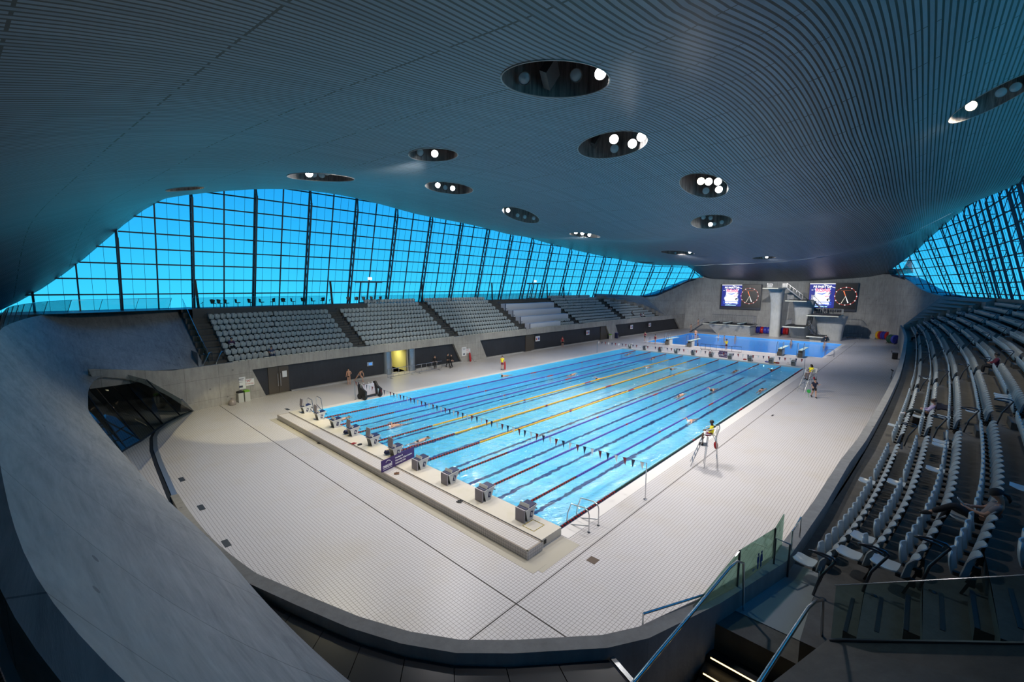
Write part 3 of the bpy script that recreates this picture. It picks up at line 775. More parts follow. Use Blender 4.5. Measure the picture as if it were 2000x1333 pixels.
# ================================================================ GLAZED SIDES
def fac_pt(side, X, z, d=0.0):
    h = wfac(X)-lean(X)*(z-7.9)+d
    return (float(X), float(yside(side, h)), float(z))
def sill(X, side=1):  # height where the glazing starts
    if side > 0: return float(np.interp(X, [-20, 84, 87.5, 89, 90.3, 91.5, 92.6, 94, 96.4], [7.75, 7.75, 8.0, 8.5, 9.1, 9.8, 10.5, 11.4, 12.2]))
    return float(np.interp(X, [0, 30, 55, 88, 90.3, 91.8, 93.1, 94.25, 96.2], [7.75, 8.3, 8.75, 8.65, 8.95, 9.63, 10.9, 11.73, 12.35]))
def ztop(side, X): return float(np.interp(X, _ex, ZTOP[side]))
TX = [-19.4+5.4*i for i in range(22)]
for side, wn_ in ((1, 'window_1'), (-1, 'window_2')):
    wroot = struct(empty(wn_))
    x_lo = -21.0
    b = MB(); xs = np.linspace(x_lo, 97, 90)
    rows = []
    for t in np.linspace(0, 1, 10):
        rows.append([fac_pt(side, X, sill(X, side)+(ztop(side, X)+.6-sill(X, side))*t) for X in xs])
    b.grid(rows); b.build('glass_pane', M_blueglass, wroot, recalc=False)
    mul = MB(); mid = MB(); trn = MB(); seam = MB(); nt_ = 0
    for i, X in enumerate(TX):
        if X < x_lo-1 or X > 96: continue
        z1 = ztop(side, X)+.4; z0 = sill(X, side)
        if X >= x_lo:
            # outer chord is part of the frame; inner chord and webs form the truss
            mul.beam(fac_pt(side, X, z0), fac_pt(side, X, z1), .16, .16, up=(1, 0, 0))
            zt = min(z1-1.1, 19.0)
            if zt-z0 > 2:
                t = MB(); dz = (zt-z0); n = max(3, int(round(dz/1.35)))
                dep = lambda z: -(.62+.35*math.sin(PI*min(1, max(0, (z-z0)/dz))))
                t.beam(fac_pt(side, X+.02, z0, -.6), fac_pt(side, X+.02, zt, -.6), .15, .15, up=(1, 0, 0))
                for k in range(n):
                    za = z0+dz*k/n; zb = z0+dz*(k+1)/n
                    t.beam(fac_pt(side, X, zb, 0), fac_pt(side, X, zb, -.6), .07)
                    t.beam(fac_pt(side, X, za, -.6), fac_pt(side, X, zb, 0), .06)
                t.beam(fac_pt(side, X, zt, -.6), fac_pt(side, X, z1, 0), .12)
                t.build('truss_mullion', M_frame, wroot)
        Xm = X+2.7
        if x_lo < Xm < 96: mid.beam(fac_pt(side, Xm, sill(Xm, side)), fac_pt(side, Xm, ztop(side, Xm)+.4), .11, .11, up=(1, 0, 0))
        for k in (1, 2, 4, 5):
            Xs = X+.9*k
            if x_lo < Xs < 96: seam.beam(fac_pt(side, Xs, sill(Xs, side), .03), fac_pt(side, Xs, ztop(side, Xs)+.4, .03), .022, .022, up=(1, 0, 0))
    for k in range(14):
        z = 9.2+1.37*k; seg = []
        for X in np.linspace(x_lo, 96.5, 226):
            ok = z > sill(X, side)+.1 and z < ztop(side, X)+.3
            if ok: seg.append(fac_pt(side, X, z))
            if (not ok or X > 96.4) and len(seg) > 1:
                for a, c in zip(seg[:-1], seg[1:]): trn.beam(a, c, .09, .12)
                seg = []
            elif not ok: seg = []
    mul.build('mullion', M_frame, wroot); mid.build('mullion', M_frame, wroot); trn.build('transom', M_frame, wroot)
    seam.build('glass_seam', mat('glass seam', (.015, .10, .16), .6), wroot)
    b = MB(); xs = np.linspace(-20, 88, 60)
    b.grid([[fac_pt(side, X, 7.7, .0) for X in xs], [fac_pt(side, X, sill(X, side)+.02, .0) for X in xs]])
    if side < 0: struct(b.build('wall_sill_right', M_concplain, recalc=False))
    # curved steel gutter where the glazing meets the concrete crest at the far end
    b = MB(); P0 = [fac_pt(side, X, sill(X, side)-.05, -.05) for X in np.linspace(82, 96.4, 24)]; b.tube(P0, .22, 8); b.build('gutter_tube', M_frame, wroot)
# doors in the left glazing
for nm, X in (('door_1', 15.6), ('door_2', 48.4)):
    d = struct(empty(nm)); b = MB()
    for dx in (-1.1, 0, 1.1): b.beam(fac_pt(1, X+dx, 7.75, -.12), fac_pt(1, X+dx, 10.45, -.12), .14, .14, up=(1, 0, 0))
    b.beam(fac_pt(1, X-1.9, 10.5, -.12), fac_pt(1, X+1.9, 10.5, -.12), .16); b.beam(fac_pt(1, X-1.1, 7.85, -.12), fac_pt(1, X+1.1, 7.85, -.12), .12)
    b.build('door_frame', M_frame, d)
    b = MB(); p = fac_pt(1, X, 10.95, -.3); b.box(p, (.5, .12, .32)); b.build('exit_lamp', mat('lit exit lamp', (.8, .8, .7), .4, 0, (1, .95, .75), 2.2), d)

# ================================================================ LIGHT WELLS
M_well = None
def well_mat():
    k = NT('well lining'); P, X = k.pos(); n = k.noise(k.scale(P, (3, 3, .25)), 2.5, 5, .7)
    c = k.ramp(n, [(.35, (.07, .06, .065)), (.65, (.25, .23, .23))]); k.l(c, k.b.inputs['Base Color']); k.b.inputs['Roughness'].default_value = .6; return k.m
M_well = well_mat()
M_lensoff = mat('unlit lamp glass', (.30, .42, .50), .15, 0, None, 0, .8)
M_lenson = mat('lit lamp glass', (1, 1, 1), .3, 0, (1, .97, .93), 45)
M_lensyel = mat('warm lit lamp glass', (1, .9, .6), .3, 0, (1, .86, .55), 20)
M_lampbody = mat('lamp housing', (.16, .15, .15), .5, .3)
WLBL = ['widest ceiling light well, above the starting blocks, holding a dark square speaker', 'light well with a greenish lining and bright lamps at its rim', 'round light well holding a cluster of five bright lamps', 'light well just beyond the five-lamp cluster, mostly unlit round lamps', 'dark shallow light well with a single lit lamp at one end', 'small far light well by the ceiling crease with one bright lamp', 'light well with one very bright central lamp in a pale lining', 'light well with two bright lamps either side of an unlit one', 'thin tilted light well with a warm brown lining near the tall glazing', 'thin light well with four sparkling lamps', 'dark slit-like light well with one bright and three unlit lamps', 'long tilted light well over the near stand, lit by a yellowish lamp', 'very thin light well touching the top of the tall glazing', 'tiny far light well at the low end of the tall glazing']
# lamps of each well: (px, py, state) state 0 off 1 on 2 warm
WLAMP = [[(1024, 153, 0), (1125, 147, 0), (1172, 143, 1)],
         [(1199, 272, 1), (1241, 282, 1), (1257, 267, 1), (1201, 295, 0)],
         [(1369, 354, 2), (1384, 355, 1), (1402, 355, 1), (1406, 371, 1), (1379, 374, 0)],
         [(1387, 441, 1), (1397, 440, 0), (1388, 426, 0), (1416, 436, 0), (1374, 425, 0)],
         [(1351, 493, 1), (1314, 497, 0)], [(1502, 503, 1), (1490, 505, 0)],
         [(850, 304, 1), (817, 299, 0)], [(855, 362, 1), (884, 368, 1), (868, 369, 0)],
         [(986, 411, 1), (1011, 421, 0), (1025, 424, 0), (1044, 427, 0)],
         [(1119, 455, 1), (1131, 460, 1), (1140, 464, 1), (1163, 463, 1), (1152, 463, 0)],
         [(589, 344, 1), (607, 344, 0), (629, 345, 0), (651, 350, 0)],
         [(1897, 207, 2), (1955, 181, 0), (1992, 172, 0)], [(350, 368, 2), (375, 366, 2)], [(1262, 512, 0)]]
SPOT_W = [2000, 5500, 9000, 4000, 6500, 9000, 4000, 5000, 3500, 8000, 4500, 2500, 60, 0]
for wi, ((P, R), lbl) in enumerate(zip(wells, WLBL)):
    zc = float(P[2]); root = thing('light_well', lbl, 'ceiling light', tuple(P), 0)
    # rim follows the ceiling height
    N = 40; rim = []; 
    H = max(1.0, R*.75)
    for k in range(N):
        x, y = RIM[wi][k]; rim.append((x-P[0], y-P[1], float(zn(x, y))-zc))
    hi = max(p[2] for p in rim)
    b = MB(); topr = [(p[0], p[1], hi+H) for p in rim]; low = [(p[0], p[1], p[2]-.01) for p in rim]
    b.add(low+topr, [(k, (k+1) % N, N+(k+1) % N, N+k) for k in range(N)])
    b.build('lining', M_well, root, recalc=False, smooth=True)
    b = MB(); b.add(topr, [tuple(range(N))]); b.build('cover', M_black, root, recalc=False)
    b = MB(); b.tube([(p[0]*1.005, p[1]*1.005, p[2]-.01) for p in rim], .022, 6, closed=True); b.build('rim', mat('well rim', (.30, .28, .28), .4), root)
    rs = .24 if wi in (1, 2, 10, 11) else .19
    b = MB(); b.beam((-R*.9, 0, hi+H*.75), (R*.9, 0, hi+H*.75), .08); b.beam((0, -R*.9, hi+H*.75), (0, R*.9, hi+H*.75), .08)
    b.build('gantry', M_lampbody, root)
    if wi in (0, 1):
        px_, py_ = ((1074, 142), (1164, 279))[wi]
        q = on_z(px_, py_, zc+.75)-P; b = MB(); b.box(tuple(q), (.75, .25, .6), (.5, .3, .5)); b.build('speaker', mat('speaker grille', (.06, .055, .06), .6), root)
        b = MB(); b.beam((q[0], q[1], q[2]), (q[0], q[1], hi+H*.75), .06); b.build('hanger', M_lampbody, root)
    nl = sum(1 for l in WLAMP[wi] if l[2])
    for (lx, ly, st) in WLAMP[wi]:
        zl = zc+.42 if R > 1 else zc+.3
        q = march(lx, ly, lambda x, y, z: z-zn(x, y)-.30, t0=3)-P
        # keep inside the drum
        cx_ = sum(p[0] for p in rim)/N; cy_ = sum(p[1] for p in rim)/N
        for _ in range(12):
            if in_poly(q[0], q[1], [(p[0], p[1]) for p in rim], .84): break
            q = np.array([cx_+(q[0]-cx_)*.93, cy_+(q[1]-cy_)*.93, q[2]])
        tgt = Vector((CAM[0]-P[0]+(lx*7 % 5), CAM[1]-P[1]+(ly*5 % 5), CAM[2]-zc-2.5))
        M = tgt.to_track_quat('Z', 'Y').to_matrix()
        f = MB(); f.lathe([(rs*.45, -rs*1.1), (rs*.8, -rs*.7), (rs, 0), (rs, .05), (rs*.93, .05), (rs*.9, .01)], tuple(q), 16, M)
        f.beam((q[0], q[1], q[2]+rs*.5), (q[0], q[1], hi+H*.75), .035)
        lo = f.build('floodlight', M_lampbody, root, smooth=True)
        l = MB(); l.lathe([(0.0001, .045), (rs*.6, .035), (rs*.92, .012)], tuple(q), 16, M)
        l.build('lens', (M_lensoff, M_lenson, M_lensyel)[st], lo, smooth=True, recalc=False)
        if st and SPOT_W[wi]:
            pos = Vector(P)+Vector((0, 0, .05)); 
            s = spot(tuple(Vector(P)+Vector(q)*.6+Vector((0, 0, -.25))), (float(P[0])+3, float(P[1])*.75+12.5*.25, 0), SPOT_W[wi]/nl, ((1, .95, .93) if wi not in (8, 10) else (1, .88, .55)) if st == 1 else (1, .86, .62), 132, .75, .22, name='floodlight_beam')

# aimed spots: warm deck beam, others added to brighten far stand and far end
def aimed(wi, tgt, watts, angle, col=(1, .96, .92), blend=.5):
    P, R = wells[wi]; spot((float(P[0]), float(P[1]), float(P[2])-.55), tgt, watts, col, angle, blend, .2, name='aimed_spot')
aimed(10, (-1.5, 25.5, 0), 3600, 42, (1, .86, .45), .12)
aimed(6, (6, 37, 4), 3800, 80, (1, .95, .82)); aimed(8, (24, 37, 4), 4200, 80, (1, .95, .82)); aimed(9, (45, 37, 4), 5500, 80, (1, .96, .88))
aimed(4, (97, 20, 3.5), 9500, 38); aimed(5, (98, 3, 3.5), 9500, 52); aimed(5, (75, 12, 0), 9000, 90); aimed(4, (80, 22, 0), 7000, 80)

L = bpy.data.lights.new('lobby_fill', 'AREA'); L.energy = 60; L.size = 3; L.color = (.9, .95, 1); lo_ = bpy.data.objects.new('lobby_fill', L); COL.objects.link(lo_); lo_.location = (-14.5, 30, 4.2)  # unseen area lamp added to brighten the lobby behind the glass

# ================================================================ SEATS
ORD = ['front', 'second', 'third', 'fourth', 'fifth', 'sixth', 'seventh', 'eighth', 'ninth', 'top']
def shell(b, fn, nu, nv, th, closed=True):
    A = [[Vector(fn(-1+2*i/nu, j/nv)) for i in range(nu+1)] for j in range(nv+1)]
    if not closed: return b.grid(A)
    B = []
    for j in range(nv+1):
        row = []
        for i in range(nu+1):
            du = A[j][min(i+1, nu)]-A[j][max(i-1, 0)]; dv = A[min(j+1, nv)][i]-A[max(j-1, 0)][i]; n = du.cross(dv)
            n = n.normalized() if n.length > 1e-9 else Vector((0, 1, 0)); row.append(A[j][i]+n*th)
        B.append(row)
    b.grid(A); b.grid(B, True)
    ring = [A[0][i] for i in range(nu+1)]+[A[j][nu] for j in range(1, nv+1)]+[A[nv][i] for i in range(nu-1, -1, -1)]+[A[j][0] for j in range(nv-1, 0, -1)]
    rin2 = [B[0][i] for i in range(nu+1)]+[B[j][nu] for j in range(1, nv+1)]+[B[nv][i] for i in range(nu-1, -1, -1)]+[B[j][0] for j in range(nv-1, 0, -1)]
    n = len(ring); b.add(ring+rin2, [(k, (k+1) % n, n+(k+1) % n, n+k) for k in range(n)])
def back_fn(u, v):
    w = .225*(1-.30*max(0, (v-.72)/.28)**2-.12*max(0, (.25-v)/.25)**2)
    return (w*u, -.13-.06*v-.07*max(0, v-.8)/.2*1.0+.085*u*u*(1-.3*v), .40+.44*v)
def pan_fn(u, v):
    w = .215*(1-.30*max(0, (v-.78)/.22)**2-.25*max(0, (.2-v)/.2)**2)
    return (w*u, .09+.05*v-.05*u*u+.02*math.sin(PI*v), .36+.43*v)
def open_fn(u, v):
    w = .215*(1-.30*max(0, (v-.78)/.22)**2-.15*max(0, (.2-v)/.2)**2)
    return (w*u, .02+.43*v, .43+.035*v+.03*u*u-.03*math.sin(PI*v))
def seat_proto(opened):
    b1 = MB(); shell(b1, back_fn, 8, 7, .022); m1 = b1.mesh('backrest', M_seatback, True)
    b2 = MB(); shell(b2, open_fn if opened else pan_fn, 8, 7, .024); m2 = b2.mesh('seat_pan', M_seat, True)
    b3 = MB(); b3.box((0, -.05, .34), (.08, .22, .07)); b3.box((0, -.19, .28), (.07, .10, .16)); b3.beam((0, -.16, .24), (0, -.08, .0), .045, .045); m3 = b3.mesh('bracket', M_bracket)
    for mm in (m1, m2, m3):
        bm = bmesh.new(); bm.from_mesh(mm); bmesh.ops.recalc_face_normals(bm, faces=bm.faces); bm.to_mesh(mm); bm.free()
    return m1, m2, m3
PR_C = seat_proto(False); PR_O = seat_proto(True)
seats = []
def in_box(X, r):  # press desks on the far stand
    return 38 < X < (46.3 if r < 2 else 51.2) and r < 8
for side in (1, -1):
    for r in range(NROW):
        for bi, (x0, x1) in enumerate(BLOCKS):
            xa = x0+.25
            if side < 0 and bi == 0: xa = [-1.7, -1.6, -2.5, -2.7][r] if r < 4 else -2.7
            n = int((min(x1, XEND[r])-xa)/.5)
            for k in range(n):
                X = xa+k*.5
                if side > 0 and (in_box(X, r) or (r > 7 and (X < 14.7 or 36.5 < X < 51.5))): continue
                y = yside(side, float(row_w(X, r))+.57)
                if r == 0: y = yside(side, float(wpar(X))+1.18)
                y2 = yside(side, float(row_w(X+.5, r))+.57)
                if r == 0: y2 = yside(side, float(wpar(X+.5))+1.18)
                ang = math.atan2(y2-y, .5)+(PI if side > 0 else 0)
                z = row_z(r); px, py, d = project((X, y, z+.6))
                vis = d > 1 and -20 < px < 2020 and py < 1350
                seats.append(dict(s=side, r=r, b=bi, k=k, X=X, y=y, z=z, a=ang, size=(F_PX/max(d, .5) if vis else 0), px=px, py=py, first=(k == 0)))
OPEN_NEAR = {(0, 0, 0), (1, 0, 0), (1, 0, 2), (2, 0, 0), (0, 0, 13), (1, 0, 11), (2, 0, 14), (2, 0, 20), (2, 0, 21), (4, 0, 8), (2, 1, 3), (3, 1, 2), (0, 1, 5), (1, 1, 6), (1, 2, 3), (4, 1, 4), (4, 1, 5), (4, 1, 6), (5, 1, 3)}
rnd = random.Random(3)
def find_X(px, py, r, dz, side=-1):
    def fn(x, y, z): return z-(row_z(r)+dz)
    return float(march(px, py, fn)[0])
SITTERS = [(find_X(1910, 965, 3, 1.05), 3), (find_X(1803, 785, 1, 1.05), 1), (find_X(1935, 697, 4, 1.05), 4)]
for s in seats:
    sat = s['s'] < 0 and any(abs(s['X']-x_) < .28 and s['r'] == r_ for x_, r_ in SITTERS)
    s['open'] = sat or (s['s'] < 0 and (s['r'], s['b'], s['k']) in OPEN_NEAR) or (s['s'] > 0 and rnd.random() < .018)
order = sorted([s for s in seats if s['size'] > 0], key=lambda s: -s['size'])
TOP = order[:300]; top_ids = set(id(s) for s in TOP)
BLN = ['beside the lit stairs', 'beyond its first aisle', 'beyond its second aisle', 'beyond its third aisle', 'in the fifth block', 'in the last block']
REM = set()
for s in TOP:
    st = 'tip-up seat folded shut' if not s['open'] else 'tip-up seat left open'
    lbl = f"{st}, {ORD[s['r']]} row of near stand, {BLN[s['b']]}"
    t = thing('stadium_seat', lbl, 'seat', (s['X'], s['y'], s['z']), s['a'], f"{ORD[s['r']]} row seats of the near stand {BLN[s['b']]}"+(' left open' if s['open'] else ''))
    for nm, me in zip(('backrest', 'seat_pan', 'bracket'), PR_O if s['open'] else PR_C):
        o = bpy.data.objects.new(nm, me); COL.objects.link(o); o.parent = t
# the rest of the rows
bl = MB(); shell(bl, back_fn, 4, 3, .02, False); nb = len(bl.v); bp = MB(); shell(bp, pan_fn, 5, 4, .02, False); bo = MB(); shell(bo, open_fn, 4, 3, .02, False)
def slot(b, y=.15): b.box((0, y+.005, .70), (.05, .012, .03))
V = []; Fc = []; MI = []
bk = MB(); bk.box((0, -.1, .2), (.06, .08, .36)); sl = MB(); slot(sl)
for s in seats:
    if id(s) in top_ids: continue
    ca, sa = math.cos(s['a']), math.sin(s['a'])
    for src, mi in ((bl, 0), (bo if s['open'] else bp, 1), (bk, 2))+(((sl, 2),) if not s['open'] and s['size'] > 14 else ()):
        n0 = len(V); A = np.array(src.v)
        Q = np.stack([s['X']+A[:, 0]*ca-A[:, 1]*sa, s['y']+A[:, 0]*sa+A[:, 1]*ca, s['z']+A[:, 2]], 1); V.extend(map(tuple, Q))
        Fc.extend([tuple(n0+i for i in f) for f in src.f]); MI.extend([mi]*len(src.f))
me = bpy.data.meshes.new('stadium_seating'); me.from_pydata(V, [], Fc)
for mm in (M_seatback, M_seat, M_bracket): me.materials.append(mm)
me.polygons.foreach_set('material_index', MI); me.polygons.foreach_set('use_smooth', [True]*len(Fc)); me.update()
o = bpy.data.objects.new('stadium_seating', me); COL.objects.link(o)
tag(o, 'remaining rows of small grey tip-up seats filling both stands', 'seating', None, 'stuff')
# front-row white kerb strip of the far stand
b = MB(); 
for (x0, x1) in BLOCKS:
    for k in range(int((x1-x0)/.52)):
        X = x0+.3+k*.52; b.box((X, float(yside(1, wpar(X)+.16)), 3.53), (.44, .2, .06))
struct(b.build('trim_10', mat('cream kerb caps', (.55, .54, .45), .5)))

# ---- aisle half steps, nosings
b = MB(); nb_ = MB()
for side in (1, -1):
    for (x0, x1) in AISLES:
        for r in range(NROW):
            if x0 > XEND[r]: continue
            xm = (x0+x1)/2; wdt = (x1-x0)-.12
            if r+1 < NROW+1 and not (r == 0 and x0 < -4):
                y1 = float(yside(side, row_w(xm, r+1))); z = row_z(r); y0 = y1-side*.42
                b.box((xm, (y0+y1)/2, z+.12), (wdt, .42, .24))
                nb_.box((xm, y0+side*.03, z+.245), (wdt, .06, .02)); nb_.box((xm, y1+side*.03, z+.487), (wdt, .06, .02))
struct(b.build('floor_aisle_steps', M_tier)); struct(nb_.build('trim_11', mat('dark step nosing', (.012, .02, .035), .4)))

# ---- aisle grab rails
def rail_mesh():
    b = MB()
    P = [(0, .10, 0), (0, .02, .45), (0, -.14, .80), (0, -.18, .88), (0, -.13, .94), (0, .02, .96), (0, .16, .95), (.04, .22, .92), (.10, .22, .88), (.14, .14, .86), (.14, -.04, .83), (.11, -.10, .82)]
    b.tube(P, .022, 8); b.lathe([(.05, 0), (.05, .012)], (0, -.05, 0), 12)
    return b
rails = []
RM = rail_mesh().mesh('grab_rail', M_dsteel, True)
for side in (-1, 1):
    for ai, (x0, x1) in enumerate(AISLES):
        for r in range(1, NROW):
            if x0 > XEND[r]: continue
            if ai == 0 and (r in (1, 2, 3, 5, 7, 9)) or (ai > 0 and r % 2 == 1) or (ai > 0 and side < 0):
                X = (x1-.10) if ai == 0 else (x0+x1)/2
                y = float(yside(side, row_w(X, r)+.22)); px, py, d = project((X, y, row_z(r)+.9))
                if side > 0 and (30 > F_PX/d*1.0 and ai > 3): continue
                o = bpy.data.objects.new('grab_rail', RM); COL.objects.link(o); o.location = (X, y, row_z(r)); o.rotation_euler = (0, 0, 0 if side < 0 else PI); o.scale = (1.0, 1.15, 1.02)
                an = ['the near-end steps', 'the first aisle', 'the second aisle', 'the third aisle', 'the fourth aisle', 'the fifth aisle'][ai]
                st = 'near' if side < 0 else 'far'
                tag(o, f"looped steel grab rail at the {ORD[r]} row of the {st} stand, by {an}", 'handrail', 'aisle grab rails')

# ---- glass balustrades
def glass_run(root, pts, h, post=None, rail=True, railr=.02, lean_=(0, 0)):
    for i in range(len(pts)-1):
        a, c = Vector(pts[i]), Vector(pts[i+1]); up = Vector((lean_[0], lean_[1], h))
        d = (c-a).normalized()*.02; n = Vector((-(c-a).y, (c-a).x, 0)).normalized()*.008
        b = MB(); q = [a+d, c-d, c-d+up, a+d+up]
        b.add([p+n for p in q]+[p-n for p in q], [(0, 1, 2, 3), (4, 7, 6, 5), (0, 4, 5, 1), (1, 5, 6, 2), (2, 6, 7, 3), (3, 7, 4, 0)])
        b.build('glass_panel', M_glass, root)
    if rail:
        b = MB(); b.tube([Vector(p)+Vector((lean_[0], lean_[1], h)) for p in pts], railr, 6); b.build('top_rail', M_chrome, root)
    if post:
        for p in pts:
            b = MB(); b.beam(p, Vector(p)+Vector((lean_[0], lean_[1], h)), post); b.build('post', M_dsteel, root)
ga, gb = on_x(1620, 1250, -4.6), on_x(2000, 1257, -4.6); GB = [tuple(ga+(gb-ga)*f) for f in (0, 1, 2, 2.9)]
t = thing('glass_balustrade', 'long clear glass balustrade with steel rail beside the stepped end of the near stand', 'balustrade')
glass_run(t, GB, 1.03, None, True, .012)
b = MB(); b.tube(GB, .025, 6); b.build('bottom_channel', M_dsteel, t)
t = thing('glass_balustrade', 'clear glass balustrade down the steps at the near end of the far stand', 'balustrade')
glass_run(t, [(-4.25, 33.9, 3.4), (-4.3, 36.5, 4.7), (-4.3, 39, 6.1), (-4.3, 41.8, 7.7)], 1.05, None, True, .018)
t = thing('glass_balustrade', 'glass balustrade with leaning joints along the crest of the sweeping concrete', 'balustrade')
idx = [1, 4, 7, 10, 13, 16, 19, 22, 25, 28, 31, 34, 37, 40, 43]
CP = [tuple(Cs[i]) for i in idx]
glass_run(t, CP, 1.05, .03, True, .015, (.32, -.1))
t = thing('glass_balustrade', 'glass balustrade in front of the swivel chairs on the far concourse', 'balustrade')
glass_run(t, [(X, float(yside(1, row_w(X, 8)+.12)), 7.86) for X in np.linspace(-3.9, 9.0, 8)], 1.0, .02, True, .012)
t = thing('glass_balustrade', 'glass balustrade behind the top seats of the far stand', 'balustrade')
glass_run(t, [(X, float(yside(1, row_w(X, NROW)+.3)), 7.76) for X in np.linspace(14.6, 60, 16)], 1.0, .02, True, .012)

# ---- landing, stair with lit nosings, rails and glass near the camera
b = MB(); L_ = [(-1.2, -7.95), (-3.95, -7.62), (-3.95, -9.28), (-1.2, -8.95)]
b.add([(x, y, 3.1) for x, y in L_]+[(x, y, 2.8) for x, y in L_], [(0, 1, 2, 3), (0, 1, 5, 4), (1, 2, 6, 5), (2, 3, 7, 6), (3, 0, 4, 7)])
struct(b.build('floor_landing', mat('pale landing floor', (.30, .34, .36), .35)))
M_stair = mat('dark stair', (.02, .022, .026), .45)
M_led = mat('lit step edge', (1, .8, .45), .4, 0, (1, .72, .32), 3.2)
st = MB(); led = MB(); x = -3.95
for i in range(16):
    z = 3.0-.165*(i+1); x1 = x-.30
    yl = -7.62+.10*i*.3; yr = -9.28
    st.add([(x, yl, z+.165), (x, yr, z+.165), (x, yr, z), (x, yl, z), (x1, yl, z), (x1, yr, z)], [(0, 1, 2, 3), (3, 2, 5, 4)])
    led.box((x1-.008, (yl+yr)/2, z-.02), (.012, abs(yr-yl)-.12, .022))
    x = x1
tS = thing('lit_staircase', 'dark staircase with glowing step edges going down beneath the near end', 'stairs')
st.build('steps', M_stair, tS, recalc=False); led.build('lit_edge', M_led, tS)
b = MB(); b.add([(-3.95, -9.3, 3.5), (-9, -9.3, 3.5), (-9, -9.3, 0), (-3.95, -9.3, 0)], [(0, 1, 2, 3)]); struct(b.build('wall_stairwell', M_tier))
M_ggreen = glass('greenish stair glass', (.60, .78, .70), .05)
def ggl(root, q):
    b = MB(); v = [Vector(p) for p in q]; n = (v[1]-v[0]).cross(v[2]-v[0]).normalized()*.01
    b.add([p+n for p in v]+[p-n for p in v], [(0, 1, 2, 3), (7, 6, 5, 4), (0, 4, 5, 1), (1, 5, 6, 2), (2, 6, 7, 3), (3, 7, 4, 0)]); b.build('glass_panel', M_ggreen, root)
P1 = on_z(1437, 1187, 3.0); P2 = on_z(1507, 1128, 3.0); P3 = P2+np.array([.75, -.02, 0]); P0 = np.array([P1[0]-1.35, P1[1]+.42, 2.25])
T1 = np.array([P1[0], P1[1], on_x(1437, 1073, P1[0])[2]]); T2 = np.array([P2[0], P2[1], on_x(1508, 1030, P2[0])[2]]); h_ = T1[2]-3.0
t = thing('glass_balustrade', 'greenish glass screen with a blue toilets sign around the stair landing', 'balustrade')
ggl(t, [P1, P2, T2, T1]); ggl(t, [P2, P3, P3+[0, 0, h_], T2]); ggl(t, [P0, P1, T1, P0+[0, 0, h_]])
for a_, c_ in ((P1, T1), (P2, T2), (P0, P0+[0, 0, h_])):
    b = MB(); b.beam(tuple(a_), tuple(c_), .035); b.build('post', M_dsteel, t)
# sign on the glass: two figures and an arrow
M_signblue = mat('blue sign vinyl', (.02, .07, .22), .5)
def text_mesh(s, size, m, name='lettering', ext=.004, align='CENTER', bold=0):
    cu = bpy.data.curves.new(name, 'FONT'); cu.body = s; cu.size = size; cu.extrude = ext; cu.align_x = align; cu.align_y = 'CENTER'; cu.offset = bold
    o = bpy.data.objects.new(name+'_tmp', cu); COL.objects.link(o)
    dg = bpy.context.evaluated_depsgraph_get(); me = bpy.data.meshes.new_from_object(o.evaluated_get(dg)); bpy.data.objects.remove(o)
    me.name = name; me.materials.clear(); me.materials.append(m)
    return me
def place_mesh(name, me, origin, ux, uy, parent=None):
    """put a flat mesh (xy plane) at origin with axes ux, uy in world/parent space"""
    ux = Vector(ux).normalized(); uy = Vector(uy); uy = (uy-ux*uy.dot(ux)).normalized(); uz = ux.cross(uy)
    M = Matrix.Identity(4)
    for i in range(3): M[i][0] = ux[i]; M[i][1] = uy[i]; M[i][2] = uz[i]; M[i][3] = origin[i]
    o = bpy.data.objects.new(name, me); COL.objects.link(o)
    if parent: o.parent = parent; KIDS.setdefault(parent.name, []).append(o)
    o.matrix_local = M; return o
def figure_mesh(skirt):
    b = MB(); b.lathe([(.035, 0), (.035, .006)], (0, .31, 0), 14)
    P = [(-.05, .26), (.05, .26), (.055, .12), (.03, .12), (.028, -.05), (-.028, -.05), (-.03, .12), (-.055, .12)] if not skirt else [(-.045, .26), (.045, .26), (.075, .07), (.028, .07), (.026, -.05), (-.026, -.05), (-.028, .07), (-.075, .07)]
    b.prism(P, 0, .006, lambda u, v, d: (u, v, d)); return b.mesh('pictogram', M_signblue)
ux_ = (P2-P1)/np.linalg.norm(P2-P1); sc = P1*.45+P2*.55
nrm_ = np.cross(ux_, [0, 0, 1]); off = -nrm_*.02 if nrm_ @ (CAM-P1) < 0 else nrm_*.02
for dx, sk in ((-.075, 0), (.075, 1)): place_mesh('pictogram', figure_mesh(sk), sc+ux_*dx+off+[0, 0, .62], ux_, (0, 0, 1), t)
ar = MB(); ar.beam((.06, 0, 0), (-.06, 0, 0), .012, .004); ar.beam((-.06, 0, 0), (-.02, .035, 0), .012, .004); ar.beam((-.06, 0, 0), (-.02, -.035, 0), .012, .004)
place_mesh('arrow', ar.mesh('arrow', M_signblue), sc-ux_*.25+off+[0, 0, .62], ux_, (0, 0, 1), t)
def handrail(label, pts, r=.024, m=None, posts=(), name='handrail'):
    t = thing(name, label, 'handrail', tuple(pts[0])); o0 = Vector(pts[0])
    b = MB(); b.tube([Vector(p)-o0 for p in pts], r, 10); b.build('rail', m or M_chrome, t, smooth=True)
    for a, c in posts:
        b = MB(); b.tube([Vector(a)-o0, Vector(c)-o0], r*.9, 8); b.build('post', m or M_chrome, t, smooth=True)
    return t
q1 = on_x(1450, 1190, -3.9); yq = float(q1[1]); e = on_y(1228, 1345, yq+.12)
handrail('long polished handrail sloping down beside the greenish glass screen', [(-3.8, yq, 3.0), tuple(on_y(1452, 1100, yq)), tuple(on_y(1440, 1097, yq+.02)), tuple(on_y(1425, 1110, yq+.02)), tuple(e)], .026)
q2 = on_x(1605, 1262, -4.05); y2_ = float(q2[1])
